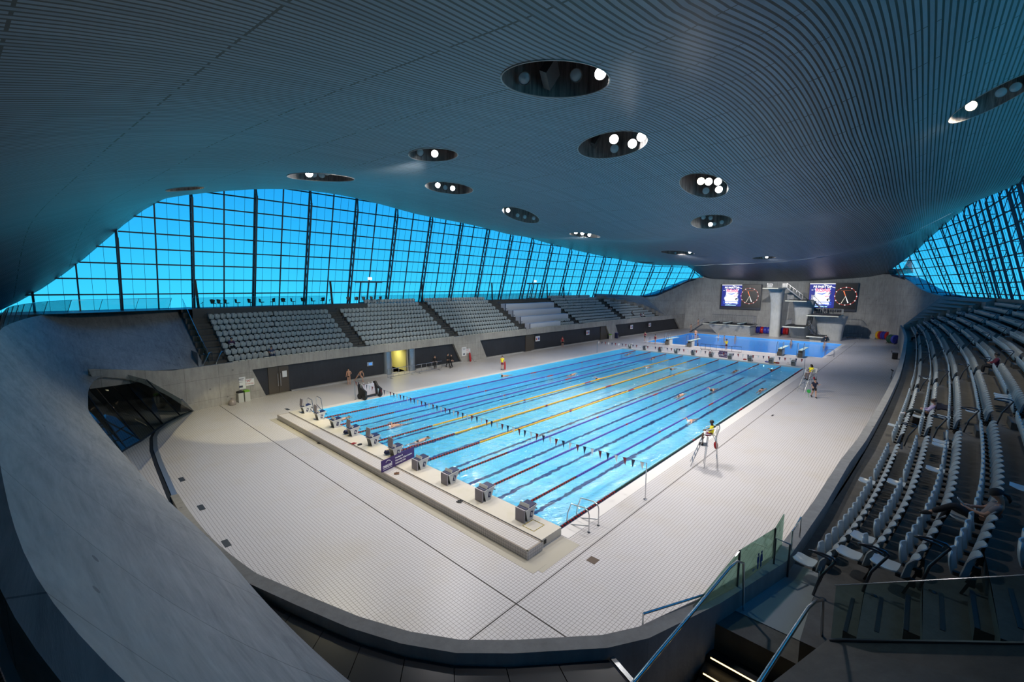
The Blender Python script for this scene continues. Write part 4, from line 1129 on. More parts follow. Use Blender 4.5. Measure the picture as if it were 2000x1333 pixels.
handrail('polished handrail sloping down at the foot of the long glass balustrade', [tuple(q2), tuple(on_y(1607, 1172, y2_)), tuple(on_y(1592, 1176, y2_+.02)), tuple(on_y(1578, 1188, y2_+.02)), tuple(on_y(1476, 1345, y2_+.1))], .026)
zc_ = 3.5; a1 = on_z(1255, 1225, 3.35); a2 = on_z(1375, 1180, 3.35)
def up_to(P, px, py):
    # same plan position, height read off the photograph
    d = ray(px, py); t_ = ((P[:2]-CAM[:2]) @ d[:2])/(d[:2] @ d[:2]); return (P[0], P[1], float(CAM[2]+t_*d[2]))
handrail('short polished rail fixed on the inner face of the curved poolside parapet', [tuple(a1), up_to(a1, 1257, 1200), up_to(a2, 1372, 1161), tuple(a2)], .024)
a1 = on_z(1508, 1140, 3.0); a2 = on_z(1537, 1135, 3.0)
handrail('dark upright gate rail between the landing and the front row walkway', [tuple(a1), up_to(a1, 1511, 1051), up_to(a2, 1536, 1062), tuple(a2)], .022, M_dsteel)
a1 = on_z(1597, 1157, 3.08); a2 = a1+np.array([.55, .0, .0])
handrail('short leaning rail by the first front-row seat of the near stand', [tuple(a1), up_to(a1, 1598, 1118), tuple(np.array(up_to(a2, 1617, 1090))), tuple(a2+np.array([0, -.02, .55]))], .022)
a1 = on_z(1545, 1075, 3.5); a2 = a1+np.array([.8, -.03, 0])
handrail('small steel rail bracketed on the parapet beyond the greenish glass', [tuple(a1-[0, 0, .3]), (a1[0], a1[1], 4.0), (a2[0], a2[1], 4.05), tuple(a2-[0, 0, .3])], .02)
for dx, lb in ((0, 'first'), (.9, 'second')):
    X = -4.0+dx; handrail(f'{lb} sloping handrail from the walkway foot of the far stand, beside the glass', [(X-.9, 33.2, 2.95), (X-.75, 33.3, 3.5), (X-.1, 34.2, 4.3), (X+.1, 34.3, 4.3), (X+.12, 34.4, 3.6)], .03, M_steel)

# ---- press desks on the far stand
for k in range(4):
    x0, x1 = 38.35, (46.1 if k == 0 else 50.9); r = 2*k
    t = thing('press_desk', ['lowest', 'second lowest', 'second highest', 'highest'][k]+' long white covered desk stepped across the middle of the far stand', 'desk', (x0, 0, 0), 0)
    b = MB(); xs = np.linspace(x0, x1, 8)
    y0 = [float(yside(1, row_w(X, r)+.35)) for X in xs]; y1 = [float(yside(1, row_w(X, r)+1.45)) for X in xs]; z0 = row_z(r)+.05; z1 = row_z(r)+1.12
    F0 = [(X-x0, y, z0) for X, y in zip(xs, y0)]; F1 = [(X-x0, y, z1) for X, y in zip(xs, y0)]; F2 = [(X-x0, y, z1+.03) for X, y in zip(xs, y1)]; F3 = [(X-x0, y, z0) for X, y in zip(xs, y1)]
    b.grid([F0, F1, F2, F3]); b.add([F0[0], F1[0], F2[0], F3[0]], [(0, 1, 2, 3)]); b.add([F0[-1], F1[-1], F2[-1], F3[-1]], [(0, 1, 2, 3)])
    b.build('cover', mat('white desk cover', (.62, .64, .70), .5), t)
    b = MB(); b.beam((-.05, y0[0]-.02, z0-.05), (-.05, y0[0]-.02, z1+.05), .08); b.build('end_post', M_dsteel, t)

# ---- dark leaning posts on the far concourse
for X, w in ((-3.3, 'at the head of the near-end steps'), (10.2, 'at the head of the first aisle'), (23.6, 'at the head of the second aisle'), (37.5, 'at the head of the third aisle'), (51.6, 'at the head of the fourth aisle'), (56.5, 'beyond the fourth aisle')):
    t = thing('concourse_post', f'tall dark leaning post on the far concourse {w}', 'post', (X, float(yside(1, row_w(X, 8)+.9)), 7.75))
    b = MB(); b.beam((0, 0, 0), (-.12, 0, 2.75), .2, .12); b.build('shaft', M_black, t)
    b = MB(); b.lathe([(.18, 0), (.18, .04)], (0, 0, 0), 12); b.build('base', M_dsteel, t)

# ---- swivel chairs on the far concourse
def swivel():
    t = thing('swivel_chair', '', 'chair')
    b = MB(); b.tube([(0, 0, 0), (0, 0, .5)], .03, 8); b.build('stem', M_dsteel, t)
    b = MB(); b.lathe([(.22, 0), (.20, .03), (.03, .05)], (0, 0, 0), 14); b.build('base', M_dsteel, t)
    b = MB(); b.lathe([(.02, .48), (.20, .49), (.24, .53), (.22, .56), (.02, .54)], (0, 0, 0), 14); b.build('seat', mat('taupe chair shell', (.10, .085, .075), .4), t, smooth=True)
    b = MB(); shell(b, lambda u, v: (.26*math.sin(u*1.15)*(1-.35*(1-v)), -.02-.24*math.cos(u*1.15)*(1-.1*(1-v)), .56+.36*v*(1-.25*u*u)), 8, 4, .025); b.build('backrest', mat('taupe chair shell', (.10, .085, .075), .4), t, smooth=True)
    return t
pr = swivel(); rc = random.Random(5)
chx = [335, 400, 465, 575, 697, 808, 913, 1020, 1115, 1215, 1312, 1400, 1655, 1730, 1808, 1885, 1958]
for i, c in enumerate(chx):
    o = pr if i == 0 else copy_tree(pr)
    P = march(350+c*.2, 540+.2*(275 if i < 12 else 250), lambda x, y, z: (y-YC)-row_w(x, 8)-(.65 if i % 3 else 1.0))
    o.location = (P[0], P[1], 7.76 if P[0] > -3 else 7.76); a = rc.uniform(-2.6, 2.6); o.rotation_euler = (0, 0, PI+a*.5)
    tag(o, 'dark taupe shell swivel chair behind the glass of the far concourse', None, 'swivel chairs on the far concourse')

# ================================================================ POOL THINGS
def lane_y(k): return 2.5*k
def beads(x0, x1, m1, m2, y=0, r=.062, step=.1):
    b = MB(); n = int((x1-x0)/step)
    for i in range(n):
        x = x0+step*i; b.cur = i % 2
        ring = []
        for (dx, rr) in ((0, r*.55), (step*.2, r), (step*.75, r), (step*.97, r*.55)):
            ring.append([(x+dx, y+rr*math.cos(a), rr*math.sin(a)) for a in [2*PI*j/6 for j in range(7)]])
        b.grid(ring)
    return b, [m1, m2]
M_ropeblk = mat('rope black', (.012, .01, .012), .5); M_ropew = mat('rope pale blue', (.10, .10, .40), .5)
RED, PUR, YEL, GRN = (M_red, M_ropeblk), (M_purp, M_ropew), (M_yel, mat('rope amber', (.60, .30, .02), .4)), (M_grn, M_ropeblk)
def rope(kind, x_red_end, label):
    t = thing('lane_rope', label, 'lane rope')
    main = {'p': PUR, 'y': YEL, 'g': GRN}[kind]
    marks = [15, 25, 35]; segs = [(0.15, x_red_end, RED)]; x = x_red_end
    for mk in marks:
        w = .12 if mk != 25 else .5
        if mk-w > x: segs.append((x, mk-w, main)); segs.append((mk-w, mk+w, (M_red, M_red))); x = mk+w
    segs.append((x, 45, main)); segs.append((45, 49.9, (M_red, mat('rope dark red', (.15, .01, .01), .5))))
    for a, c, mm in segs:
        b, ms = beads(a, c, *mm); b.build('float_section', list(ms), t, recalc=False)
    return t
protos = {}
def rope_at(kind, y, label, xr=5.0):
    if kind not in protos: protos[kind] = rope(kind, xr, label); o = protos[kind]
    else: o = copy_tree(protos[kind])
    o.location = (0, y, -.01); tag(o, label)
cn = ['', 'first', 'second', 'third', 'fourth', 'fifth', 'sixth', 'seventh', 'eighth', 'ninth']
for k in range(1, 10):
    kd = 'y' if 4 <= k <= 6 else 'p'; cl = 'yellow' if kd == 'y' else 'violet-blue'
    rope_at(kd, lane_y(k), f'{cl} lane rope with red ends, {cn[k]} from the lifeguard chairs')
rope_at('g', .14, 'dark green lane rope lying along the pool edge below the lifeguard chairs')
# dark gutter strip beside the edge rope
b = MB(); b.box((25, .03, -.03), (49.8, .14, .02)); struct(b.build('trim_12', M_navy))
b = MB(); b.box((25, .30, -.028), (49.8, .04, .012)); struct(b.build('trim_13', mat('pale waterline', (.35, .6, .7), .4)))

# starting blocks
PLACE = ['closest to the near stand', 'second from the near stand', 'third from the near stand', 'fourth from the near stand', 'fifth from the near stand', 'fifth from the far stand', 'fourth from the far stand', 'third from the far stand', 'second from the far stand', 'closest to the far stand']
M_block = mat('block pale grey', (.56, .56, .54), .4); M_blockd = mat('block dark grey', (.20, .20, .19), .5); M_cover = mat('block rear cover', (.30, .28, .32), .5)  # block cores are a darker grey than the side plates
def start_block(num, cover):
    t = thing('starting_block', '', 'starting block')
    b = MB(); pr_ = [(-.20, 0), (.10, 0), (.33, .50), (-.30, .46)]
    for y in (-.24, .22): b = MB(); b.prism(pr_, y, y+.025, lambda u, v, d: (u, d, v)); b.build('side_plate', M_block, t)
    b = MB(); b.box((-.02, 0, .24), (.2, .4, .46)); b.build('core', M_blockd, t)
    b = MB(); b.box((.02, 0, .52), (.72, .54, .07), (0, -.10, 0)); b.build('platform', M_block, t, bevel=.01)
    b = MB(); b.box((.12, 0, .585), (.42, .50, .03), (0, -.10, 0)); b.box((-.23, 0, .545), (.16, .50, .03), (0, -.10, 0)); b.build('tread_pad', M_navy, t)
    b = MB(); b.box((-.13, 0, .63), (.05, .50, .14), (0, .5, 0)); b.build('foot_rest', M_block, t)
    b = MB(); b.tube([(.20, -.2, .40), (.42, -.2, .38), (.44, -.2, .30), (.44, .2, .30), (.42, .2, .38), (.20, .2, .40)], .014, 6); b.build('backstroke_grip', M_dsteel, t)
    b = MB(); b.box((.03, -.246, .25), (.15, .012, .26), (0, .25, 0)); pl = b.build('number_plate', M_navy, t)
    me = text_mesh(str(num), .2, M_white, 'digit', .003); place_mesh('digit', me, (.03, -.256, .25), (1, 0, 0), (0, 0, 1), pl)
    if cover == 'down': b = MB(); b.box((-.40, 0, .27), (.05, .50, .56)); b.build('rear_cover', M_cover, t)
    if cover == 'up': b = MB(); b.box((-.30, 0, .86), (.04, .48, .52), (0, .12, 0)); b.build('rear_cover', M_cover, t)
    return t
for k in range(10):
    t = start_block(k, 'down' if k < 4 else ('up' if k != 7 else 'none'))
    t.location = (-.42, 1.25+2.5*k, .35)
    w_ = 'with its grey rear cover shut' if k < 4 else 'with its grey cover raised' if k != 7 else 'without a raised cover'
    tag(t, f'starting block {PLACE[k]}, {["its grey rear cover shut", "its grey cover raised", "no raised cover"][0 if k < 4 else 2 if k == 7 else 1]}')
for k in range(10):
    t = start_block(k, 'none'); t.location = (50.45, 1.25+2.5*k, .18); t.rotation_euler = (0, 0, PI)
    b = MB(); b.box((.10, 0, -.25), (.06, .42, .55)); b.build('front_plate', M_navy, t)
    b = MB(); b.box((-.34, 0, .72), (.05, .4, .12)); b.build('rear_board', M_white, t)
    tag(t, f'navy-topped block at the turning end, {PLACE[k]}')

# backstroke flags
def penn(m):
    b = MB(); b.add([(0, -.1, 0), (0, .1, 0), (0, 0, -.42), (.008, -.1, 0), (.008, .1, 0), (.008, 0, -.42)], [(0, 1, 2), (5, 4, 3), (0, 3, 4, 1), (1, 4, 5, 2), (2, 5, 3, 0)]); return b.mesh('pennant', m)
PEN = [penn(M_white), penn(M_navy), penn(mat('pennant red', (.20, .01, .02), .6))]
def flagline(label, X, ya, yb, za, zb, sag, n, x2=None):
    t = thing('pennant_line', label, 'pennant line', (X, 0, 0))
    L = [((x2-X if x2 else 0)*i/40, ya+(yb-ya)*i/40, za+(zb-za)*i/40-sag*4*(i/40)*(1-i/40)) for i in range(41)]
    b = MB(); b.tube(L, .006, 4); b.build('cord', M_black, t)
    for i in range(n):
        f = (i+.5)/n; p = (((x2-X) if x2 else 0)*f, ya+(yb-ya)*f, za+(zb-za)*f-sag*4*f*(1-f))
        o = bpy.data.objects.new('pennant', PEN[i % 3]); COL.objects.link(o); o.parent = t; o.location = p; o.rotation_euler = (rnd.uniform(-.1, .1), rnd.uniform(-.1, .1), 0)
    return t
def pole(label, P, h):
    t = thing('flag_pole', label, 'pole', tuple(P)); b = MB(); b.tube([(0, 0, 0), (0, 0, h)], .025, 8); b.build('shaft', M_steel, t)
    b = MB(); b.lathe([(.09, 0), (.09, .02), (.03, .04)], (0, 0, 0), 12); b.build('foot', M_dsteel, t); return t
pa = on_z(1260, 976, 0); pb = on_z(694, 781, 0)
ha = up_to(pa, 1260, 905)[2]; hb = up_to(pb, 694, 745)[2]
pole('thin pole holding the pennant line, on the deck by the pool ladder', pa, ha); pole('thin pole holding the pennant line, on the far deck by the two bathers', pb, hb)
flagline('pennant line of red, white and navy flags across the starting end', float(pa[0]), float(pa[1]), float(pb[1]), ha, hb, .1, 60, float(pb[0]))
pa = on_z(1166, 689, 0); pb = np.array([45.0, -.8, 0]); ha = up_to(pa, 1166, 667)[2]
pole('thin pole of the distant pennant line, on the far deck', pa, ha); pole('thin pole of the distant pennant line, behind the distant lifeguard chair', pb, 1.9)
flagline('distant pennant line across the turning end', float(pa[0]), float(pa[1]), -.8, ha, 1.9, .08, 48, 45.0)

# banners
M_banner = mat('purple banner', (.045, .018, .13), .6)
def banner(label, c, w, h, ux, uy, lines, sub=True):
    t = thing('banner_board', label, 'banner', tuple(c)); ux = Vector(ux).normalized(); uy = Vector(uy).normalized(); n = ux.cross(uy)
    b = MB(); q = [(-w/2, -h/2), (w/2, -h/2), (w/2, h/2), (-w/2, h/2)]; b.prism(q, -.015, .015, lambda u, v, d: tuple(ux*u+uy*v+n*d)); b.build('board', M_banner, t)
    o = n*.02
    place_mesh('lettering', text_mesh('newuel' if False else 'neuel', .5*h, M_white, bold=.006), o+ux*(-w*.33)+uy*(-h*.08), ux, uy, t)
    arc = MB(); arc.tube([(math.cos(a)*h*.30, math.sin(a)*h*.26, 0) for a in np.linspace(.5, 2.6, 9)], .012, 5)
    place_mesh('logo_wave', arc.mesh('logo_wave', M_white), o+ux*(-w*.31)+uy*(h*.08), ux, uy, t)
    ln = MB(); ln.box((0, 0, 0), (w*.26, .02, .006)); place_mesh('logo_underline', ln.mesh('logo_underline', M_white), o+ux*(-w*.33)+uy*(-h*.34), ux, uy, t)
    for i, s_ in enumerate(lines):
        place_mesh('lettering', text_mesh(s_, .20*h, M_white, align='LEFT', bold=.002), o+ux*(-w*.10)+uy*(h*(.24-.25*i)), ux, uy, t)
    return t
B0 = on_z(745, 922, .35); B1 = up_to(B0, 745, 903)
Bq_ = on_z(826, 898, .35)
bl_ = on_x(743, 925, -1.95); 
bx0 = np.array([-2.1, float(on_x(743, 922, -2.1)[1]), 0]); 
# banner stands across the step, running towards the pool
e0 = on_z(745, 924, .36); e1 = on_z(809, 893, .36); hgt = up_to(e0, 743, 902)[2]-.36
cc = (e0+e1)/2+[0, 0, hgt/2]
banner('purple club banner standing across the tiled step between two starting blocks', cc, float(np.linalg.norm((e1-e0)[:2])), hgt, e1-e0, (0, 0, 1), ['Newham &', 'University of East London', 'Swimming Club'])
e0 = on_z(1404, 697.5, .02); e1 = on_z(1420, 699.5, .02)
banner('small purple club banner on the deck behind the turning end blocks', (e0+e1)/2+[0, 0, .45], float(np.linalg.norm(e1-e0)), .85, e1-e0, (.25, .1, 1), ['Newham &', 'University of East London', 'Swimming Club'])

# hatch outline on the pool-end deck, outlets
b = MB(); 
for a_, c_ in (((-1.0, .35), (-.35, .35)), ((-1.0, .95), (-.35, .95)), ((-1.0, .35), (-1.0, .95)), ((-.35, .35), (-.35, .95))): b.beam((*a_, .353), (*c_, .353), .035, .006)
k = NT('hazard tape'); P_, X_ = k.pos(); l_ = k.lines(k.math('ADD', X_[0], X_[1]), .12, .06); k.l(k.mix(l_, (.6, .45, .03), (.02, .02, .02)), k.b.inputs['Base Color'])
tag(b.build('hatch_outline', k.m, None), 'black and yellow taped square on the raised pool end near the ladder rails', 'floor marking')
b = MB(); b.box((-1.05, -.262, .2), (.14, .012, .16)); tag(b.build('outlet_cover', M_black), 'small black outlet cover in the end face of the raised pool end', 'outlet')
for px, py, w, lb in [(1158, 1095, .36, 'square brown drain cover in the deck tiles near the ladder rails')]:
    P = on_z(px, py); b = MB(); b.box((P[0], P[1], .004), (w, w, .008)); tag(b.build('drain_cover', mat('brown cover', (.09, .06, .04), .6)), lb, 'drain cover')
for (px, py, a, lb) in [(355, 937, .0, 'dark floor grating, highest of the three along the curved deck edge'), (393, 992, 0, 'dark floor grating, middle of the three along the curved deck edge'), (442, 1062, 0, 'dark floor grating, lowest of the three along the curved deck edge'), (561, 800, 0, 'small dark grating beside the far corner of the tiled step')]:
    P = on_z(px, py); b = MB(); b.box((P[0], P[1], .004), (.22, .62, .008), (0, 0, a)); tag(b.build('floor_grating', mat('dark grating', (.04, .045, .05), .5)), lb, 'grating')
for (px, py, lb) in [(1509, 812, 'dark slot drain in the deck between the two lifeguard chairs'), (1560, 812, '')][:1]:
    P = on_z(px, py); b = MB(); b.box((P[0], P[1], .004), (.5, .12, .008)); tag(b.build('slot_drain', M_black), lb, 'drain')

# ladder rails, both kinds
def ladder_rails(label, P, rz, big=True):
    t = thing('pool_ladder', label, 'pool ladder', tuple(P), rz)
    for y in (-.36, .36):
        b = MB(); b.tube([(-.95, y, 0), (-.95, y, .75), (-.88, y, .92), (-.70, y, .98), (-.05, y, .92), (.12, y, .45), (.16, y, .1), (.10, y, -.05), (-.95, y, .28)], .024, 8); b.build('handrail', M_steel, t, smooth=True)
        b = MB(); b.lathe([(.06, 0), (.06, .015)], (-.95, y, 0), 10); b.build('foot_plate', M_dsteel, t)
    for z in (-.35, -.7):
        b = MB(); b.box((.2, 0, z), (.12, .7, .03)); b.build('rung', M_steel, t)
    return t
P = on_z(1130, 1022, 0); ladder_rails('steel pool ladder rails on the near deck beside the first starting block', (1.3, 0, .0), PI/2)
ladder_rails('steel pool ladder rails at the far corner behind the starting blocks', (.9, 24.9, .0), -PI/2)
ladder_rails('steel ladder rails at the near corner of the diving pool', (64.3, -.25, 0), PI/2)
ladder_rails('steel ladder rails at the far side of the diving pool by the springboards', (60.6, 25.6, 0), 0.2)

# ================================================================ BACK WALL SCREENS
M_scrblk = mat('screen black', (.010, .011, .016), .35)
def back_at(px, py, d=1.1): return march(px, py, lambda x, y, z: x-(xback(y)-d))
def emit(name, c, s=1.0): return mat(name, (.02, .02, .02), .6, 0, c, s)
def poster_mat():
    k = NT('lit poster'); tc_ = k.n('TexCoord'); sp = k.t.nodes.new('ShaderNodeSeparateXYZ'); k.l(tc_.outputs['Object'], sp.inputs[0])
    n = k.noise(tc_.outputs['Object'], .9, 4, .65, .8)
    d = k.math('MAXIMUM', k.math('ABSOLUTE', k.math('MULTIPLY', sp.outputs[0], .48)), k.math('ABSOLUTE', k.math('MULTIPLY', k.math('ADD', sp.outputs[1], .25), .40)))
    f = k.math('ADD', d, k.math('MULTIPLY', n, .75))
    c = k.ramp(f, [(.93, (.95, .95, 1.0)), (1.02, (.50, .68, 1.0)), (1.10, (.03, .07, .65)), (1.25, (.01, .02, .25))])
    k.l(c, k.b.inputs['Emission Color']); k.b.inputs['Emission Strength'].default_value = 1.15; k.b.inputs['Base Color'].default_value = (0, 0, 0, 1); return k.m
M_poster = poster_mat()
def screen(label, tl, tr, bl_, px_poster, clock_c, clock_r):
    TL, TR, BL = back_at(*tl), back_at(*tr), back_at(*bl_)
    ux = Vector(TR-TL); ux.z = 0; Wd = ux.length; ux.normalize(); H = float(TL[2]-BL[2]); uy = Vector((0, 0, 1)); n = ux.cross(uy)   # n faces the hall
    t = thing('video_screen', label, 'screen', tuple(TL)); C0 = Vector((0, 0, 0))
    def uv(px, py):   # photo point on the board face
        P = CAM; d = ray(px, py); den = np.dot(d, np.array(n)); s_ = np.dot(TL-P, np.array(n))/den; Q = P+d*s_-TL
        return float(Vector(Q).dot(ux)), float(Q[2])
    b = MB(); b.prism([(0, -H-.45), (Wd, -H-.45), (Wd, 0), (0, 0)], -.3, 0, lambda u, v, d: tuple(ux*u+uy*v+n*d)); b.build('housing', mat('screen housing', (.025, .035, .06), .5), t)
    b = MB(); b.prism([(.1, -H+.05), (Wd-.1, -H+.05), (Wd-.1, -.12), (.1, -.12)], 0, .03, lambda u, v, d: tuple(ux*u+uy*v+n*d)); b.build('display', M_scrblk, t)
    (u0, v0), (u1, v1) = uv(*px_poster[0]), uv(*px_poster[1]); pw, ph = u1-u0, v0-v1
    b = MB(); b.add([(-pw/2, -ph/2, 0), (pw/2, -ph/2, 0), (pw/2, ph/2, 0), (-pw/2, ph/2, 0)], [(0, 1, 2, 3)])
    me = b.mesh('poster', M_poster); pc = ux*(u0+pw/2)+uy*(v0-ph/2)+n*.04; place_mesh('poster', me, pc, ux, uy, t)
    E_w, E_p, E_r, E_o = emit('poster white', (1, 1, 1), 1.3), emit('poster pink', (1, .32, .50), 1.1), emit('clock red', (.55, .05, .04), 1), emit('clock orange', (1, .22, .08), 1.2)
    E_b, E_k, E_c = emit('poster blue', (.05, .18, .9), 1.0), mat('poster black', (.01, .01, .02), .6), emit('clock cream', (.85, .8, .65), 1.0)
    o1 = n*.06
    for s_, sz, m_, du, dv, bd in (('BE PART OF', .62, E_w, 0, .36, .03), ('the', .30, E_w, -.38, .23, .01), ('ROAR', 1.0, E_p, .03, .215, .05)):
        k_ = pw/4.6; place_mesh('lettering', text_mesh(s_, sz*k_, m_, bold=bd*k_), pc+ux*(pw*du)+uy*(ph*dv)+o1, ux, uy, t)
    def quad(nm, pts, m_, off=o1):
        b = MB(); b.add([tuple(pc+ux*(pw*u)+uy*(ph*v)+off) for u, v in pts], [tuple(range(len(pts)))]); b.build(nm, m_, t, recalc=False)
    quad('swoosh', [(-.22, .10), (.0, .085), (.22, .13), (.02, .04), (-.1, .06)], E_b); quad('swoosh', [(.22, .07), (.36, .11), (.36, .085), (.25, .05)], emit('poster brown', (.25, .17, .08), 1))
    quad('stripe', [(.05, .47), (.5, .33), (.5, .31), (.05, .45)], E_w); quad('top_bar', [(-.5, .5), (.5, .5), (.5, .47), (-.5, .47)], E_w)
    quad('pink_note', [(.12, -.02), (.30, -.0), (.30, -.03), (.12, -.05)], E_p)
    b = MB(); c_ = [(.27+.07*math.cos(a), -.17+.055*math.sin(a)) for a in np.linspace(0, 2*PI, 9)[:-1]]; quad('round_mark', c_, E_k); c_ = [(.29+.035*math.cos(a), -.18+.03*math.sin(a)) for a in np.linspace(0, 2*PI, 9)[:-1]]; quad('round_mark_inner', c_, E_w, n*.075)
    for (a_, c2) in (((-.40, -.26), (.38, -.28)), ((-.40, -.36), (.38, -.38))): quad('frame_line', [a_, (c2[0], a_[1]), c2, (a_[0], c2[1])], E_b)
    for u_ in (-.40, .37): quad('frame_line', [(u_, -.26), (u_+.02, -.26), (u_+.02, -.38), (u_, -.38)], E_b)
    quad('note_bar', [(-.3, -.43), (.25, -.43), (.25, -.47), (-.3, -.47)], emit('poster cyan', (.45, .8, .95), 1.1))
    cu, cv = uv(*clock_c); ru, _ = uv(clock_c[0]+clock_r, clock_c[1]); R = ru-cu; cc_ = ux*cu+uy*cv+n*.05
    pos = lambda a, r_: tuple(cc_+ux*(math.sin(a)*r_)+uy*(math.cos(a)*r_))
    b = MB()
    for i in range(60):
        a = 2*PI*i/60; b.tube([pos(a-.03, R), pos(a+.03, R)], R*.028, 4)
    b.build('clock_ring', E_r, t)
    b = MB()
    for i in range(12):
        a = 2*PI*i/12; b.lathe([(.0001, -.01), (R*.062, 0), (.0001, .01)], pos(a, R), 8, n.to_track_quat('Z', 'Y').to_matrix())
    b.build('hour_dot', E_w, t)
    b = MB(); b.add([pos(0, 0), pos(-.12, R*.0), ], []) if False else None
    def hand(nm, a, r0, r1, w, m_):
        b = MB(); p, q = Vector(pos(a, r0)), Vector(pos(a, r1)); d = (q-p).normalized(); s_ = d.cross(n)*w
        b.add([p-s_*.4, p+s_*.4, q+s_, q-s_], [(0, 1, 2, 3)]); b.build(nm, m_, t, recalc=False)
    hand('minute_hand', 2.80, -.05, R*.80, R*.05, E_w); hand('hour_hand', 3.55, -.05, R*.9, R*.03, E_c); hand('tail', 2.80+PI, -.1, R*.62, R*.05, E_o)
    b = MB(); p, q = cc_-ux*R*.46+uy*R*.66, cc_+ux*R*.46+uy*R*.66; b.beam(tuple(p), tuple(q), R*.09, .02); b.build('orange_bar', E_o, t)
    return t
screen('large wall screen with poster and red-ringed clock face, behind the tallest diving tower', (1408, 555.5), (1488, 555.5), (1408, 600), ((1411, 556.5), (1447, 599)), (1464, 578.5), 17)
screen('large wall screen with poster and red-ringed clock face, above the lowest diving platforms', (1581, 553), (1677, 553), (1581, 603), ((1582.5, 554), (1628, 602)), (1651.5, 579), 21.8)

# ================================================================ DIVING PLATFORMS
M_dive = concrete('diving tower concrete', (.40, .41, .40), .2, None, .6)
M_lip = mat('platform lip', (.50, .50, .42), .4)
M_mat_ = mat('black platform surface', (.015, .016, .018), .7)
def slab_things(t, x0, x1, y0, y1, z, th=.22):
    b = MB(); b.box(((x0+x1)/2, (y0+y1)/2, z-th/2), (x1-x0, y1-y0, th)); b.build('platform', M_lip, t, bevel=.04)
    b = MB(); b.box(((x0+x1)/2, (y0+y1)/2, z+.01), (x1-x0-.08, y1-y0-.08, .03)); b.build('platform_surface', M_mat_, t)
def rails_(t, pts, h=1.0, n=5):
    b = MB(); P = [Vector(p) for p in pts]
    b.tube([p+Vector((0, 0, h)) for p in P], .035, 6); b.tube([p+Vector((0, 0, h*.12)) for p in P], .02, 5)
    for a_, c in zip(P[:-1], P[1:]):
        m_ = max(1, int((c-a_).length/.35))
        for i in range(m_+1):
            q = a_.lerp(c, i/m_); b.tube([q, q+Vector((0, 0, h))], .014, 5)
    b.build('guard_rail', M_steel, t, smooth=True)
def column(t, P, w0, d0, w1, d1, z1, x_shift=0, n=16, name='column', ease=2.4):
    """flared round-cornered pillar from base (w along Y, d along X) to top"""
    b = MB(); rows = []
    for i in range(n+1):
        f = i/n; e_ = f**ease; w = w0+(w1-w0)*e_; d = d0+(d1-d0)*e_; xs = x_shift*e_
        row = []
        for k in range(25):
            a = 2*PI*k/24; ca, sa = math.cos(a), math.sin(a)
            row.append((P[0]+xs+d/2*math.copysign(abs(ca)**.5, ca), P[1]+w/2*math.copysign(abs(sa)**.5, sa), z1*f))
        rows.append(row)
    b.grid(rows); b.add([rows[-1][k] for k in range(24)], [tuple(range(24))])
    return b.build(name, M_dive, t, smooth=True)
XB = 88.5
def yz_at(px, py, X): P = on_x(px, py, X); return float(P[1]), float(P[2])
def mpp(X): return 1/px_size((X, 12, 5))
# tallest tower (ten metre)
Y1, _ = yz_at(1513, 650, XB); t = thing('diving_tower', 'tallest concrete diving tower with a flared top, beside the wall screen', 'diving tower', (0, 0, 0))
xl = float(on_y(1472, 561, Y1)[0]); zt = yz_at(1495, 562.5, XB-2)[1]
column(t, (XB, Y1), 1.9, 1.9, 2.6, 4.2, zt-.2, -.9, ease=5); slab_things(t, XB-6.3, XB+1.2, Y1-1.4, Y1+1.3, zt)
rails_(t, [(XB-3.0, Y1+1.25, zt), (XB+1.1, Y1+1.25, zt)], .9); rails_(t, [(XB-3.0, Y1-1.35, zt), (XB+1.1, Y1-1.35, zt)], .9)
# middle tower: upper and lower platform
Ym, _ = yz_at(1561, 655, XB); zA = yz_at(1545, 586, XB)[1]; zB = yz_at(1545, 634, XB)[1]
t2 = thing('diving_tower', 'middle concrete diving tower carrying two stacked platforms', 'diving tower', (0, 0, 0))
column(t2, (XB+.5, Ym), 3.0, 2.6, 3.6, 3.0, zB-.15, -.3, name='lower_column', ease=1.5)
column(t2, (XB+.8, Ym-.3), 2.5, 2.2, 3.8, 3.2, zA-.15, -.4, ease=3)
slab_things(t2, XB-5.0, XB+2.3, Ym-1.6, Ym+1.9, zA); slab_things(t2, XB-5.6, XB+1.6, Ym-1.7, Ym+1.9, zB)
for z_ in (zA, zB):
    rails_(t2, [(XB-3.4, Ym+1.85, z_), (XB+2.0, Ym+1.85, z_)], 1.0); rails_(t2, [(XB-1.0, Ym-1.6, z_), (XB+2.0, Ym-1.6, z_)], 1.0)
# third tower
Yt, _ = yz_at(1612, 655, XB); zC = yz_at(1600, 614, XB)[1]; zD = yz_at(1600, 657, XB-3)[1]
t3 = thing('diving_tower', 'broad concrete diving tower with one platform below the second wall screen', 'diving tower', (0, 0, 0))
column(t3, (XB+.8, Yt-.6), 3.8, 2.4, 5.2, 4.0, zC-.2, -.6, ease=2); slab_things(t3, XB-4.6, XB+2.0, Yt-2.3, Yt+2.6, zC)
rails_(t3, [(XB+1.8, Yt-2.3, zC), (XB+1.8, Yt+2.5, zC)], 1.0); rails_(t3, [(XB-1.0, Yt-2.3, zC), (XB+1.8, Yt-2.3, zC)], 1.0)
t4 = thing('low_diving_platform', 'low black-topped platform at the foot of the broad diving tower', 'platform', (0, 0, 0))
slab_things(t4, 83.0, 87.4, Yt-.4, Yt+2.2, 1.0, .2); b = MB(); b.box((85.4, Yt+.9, .4), (2.6, 1.8, .8)); b.build('base', M_dive, t4)
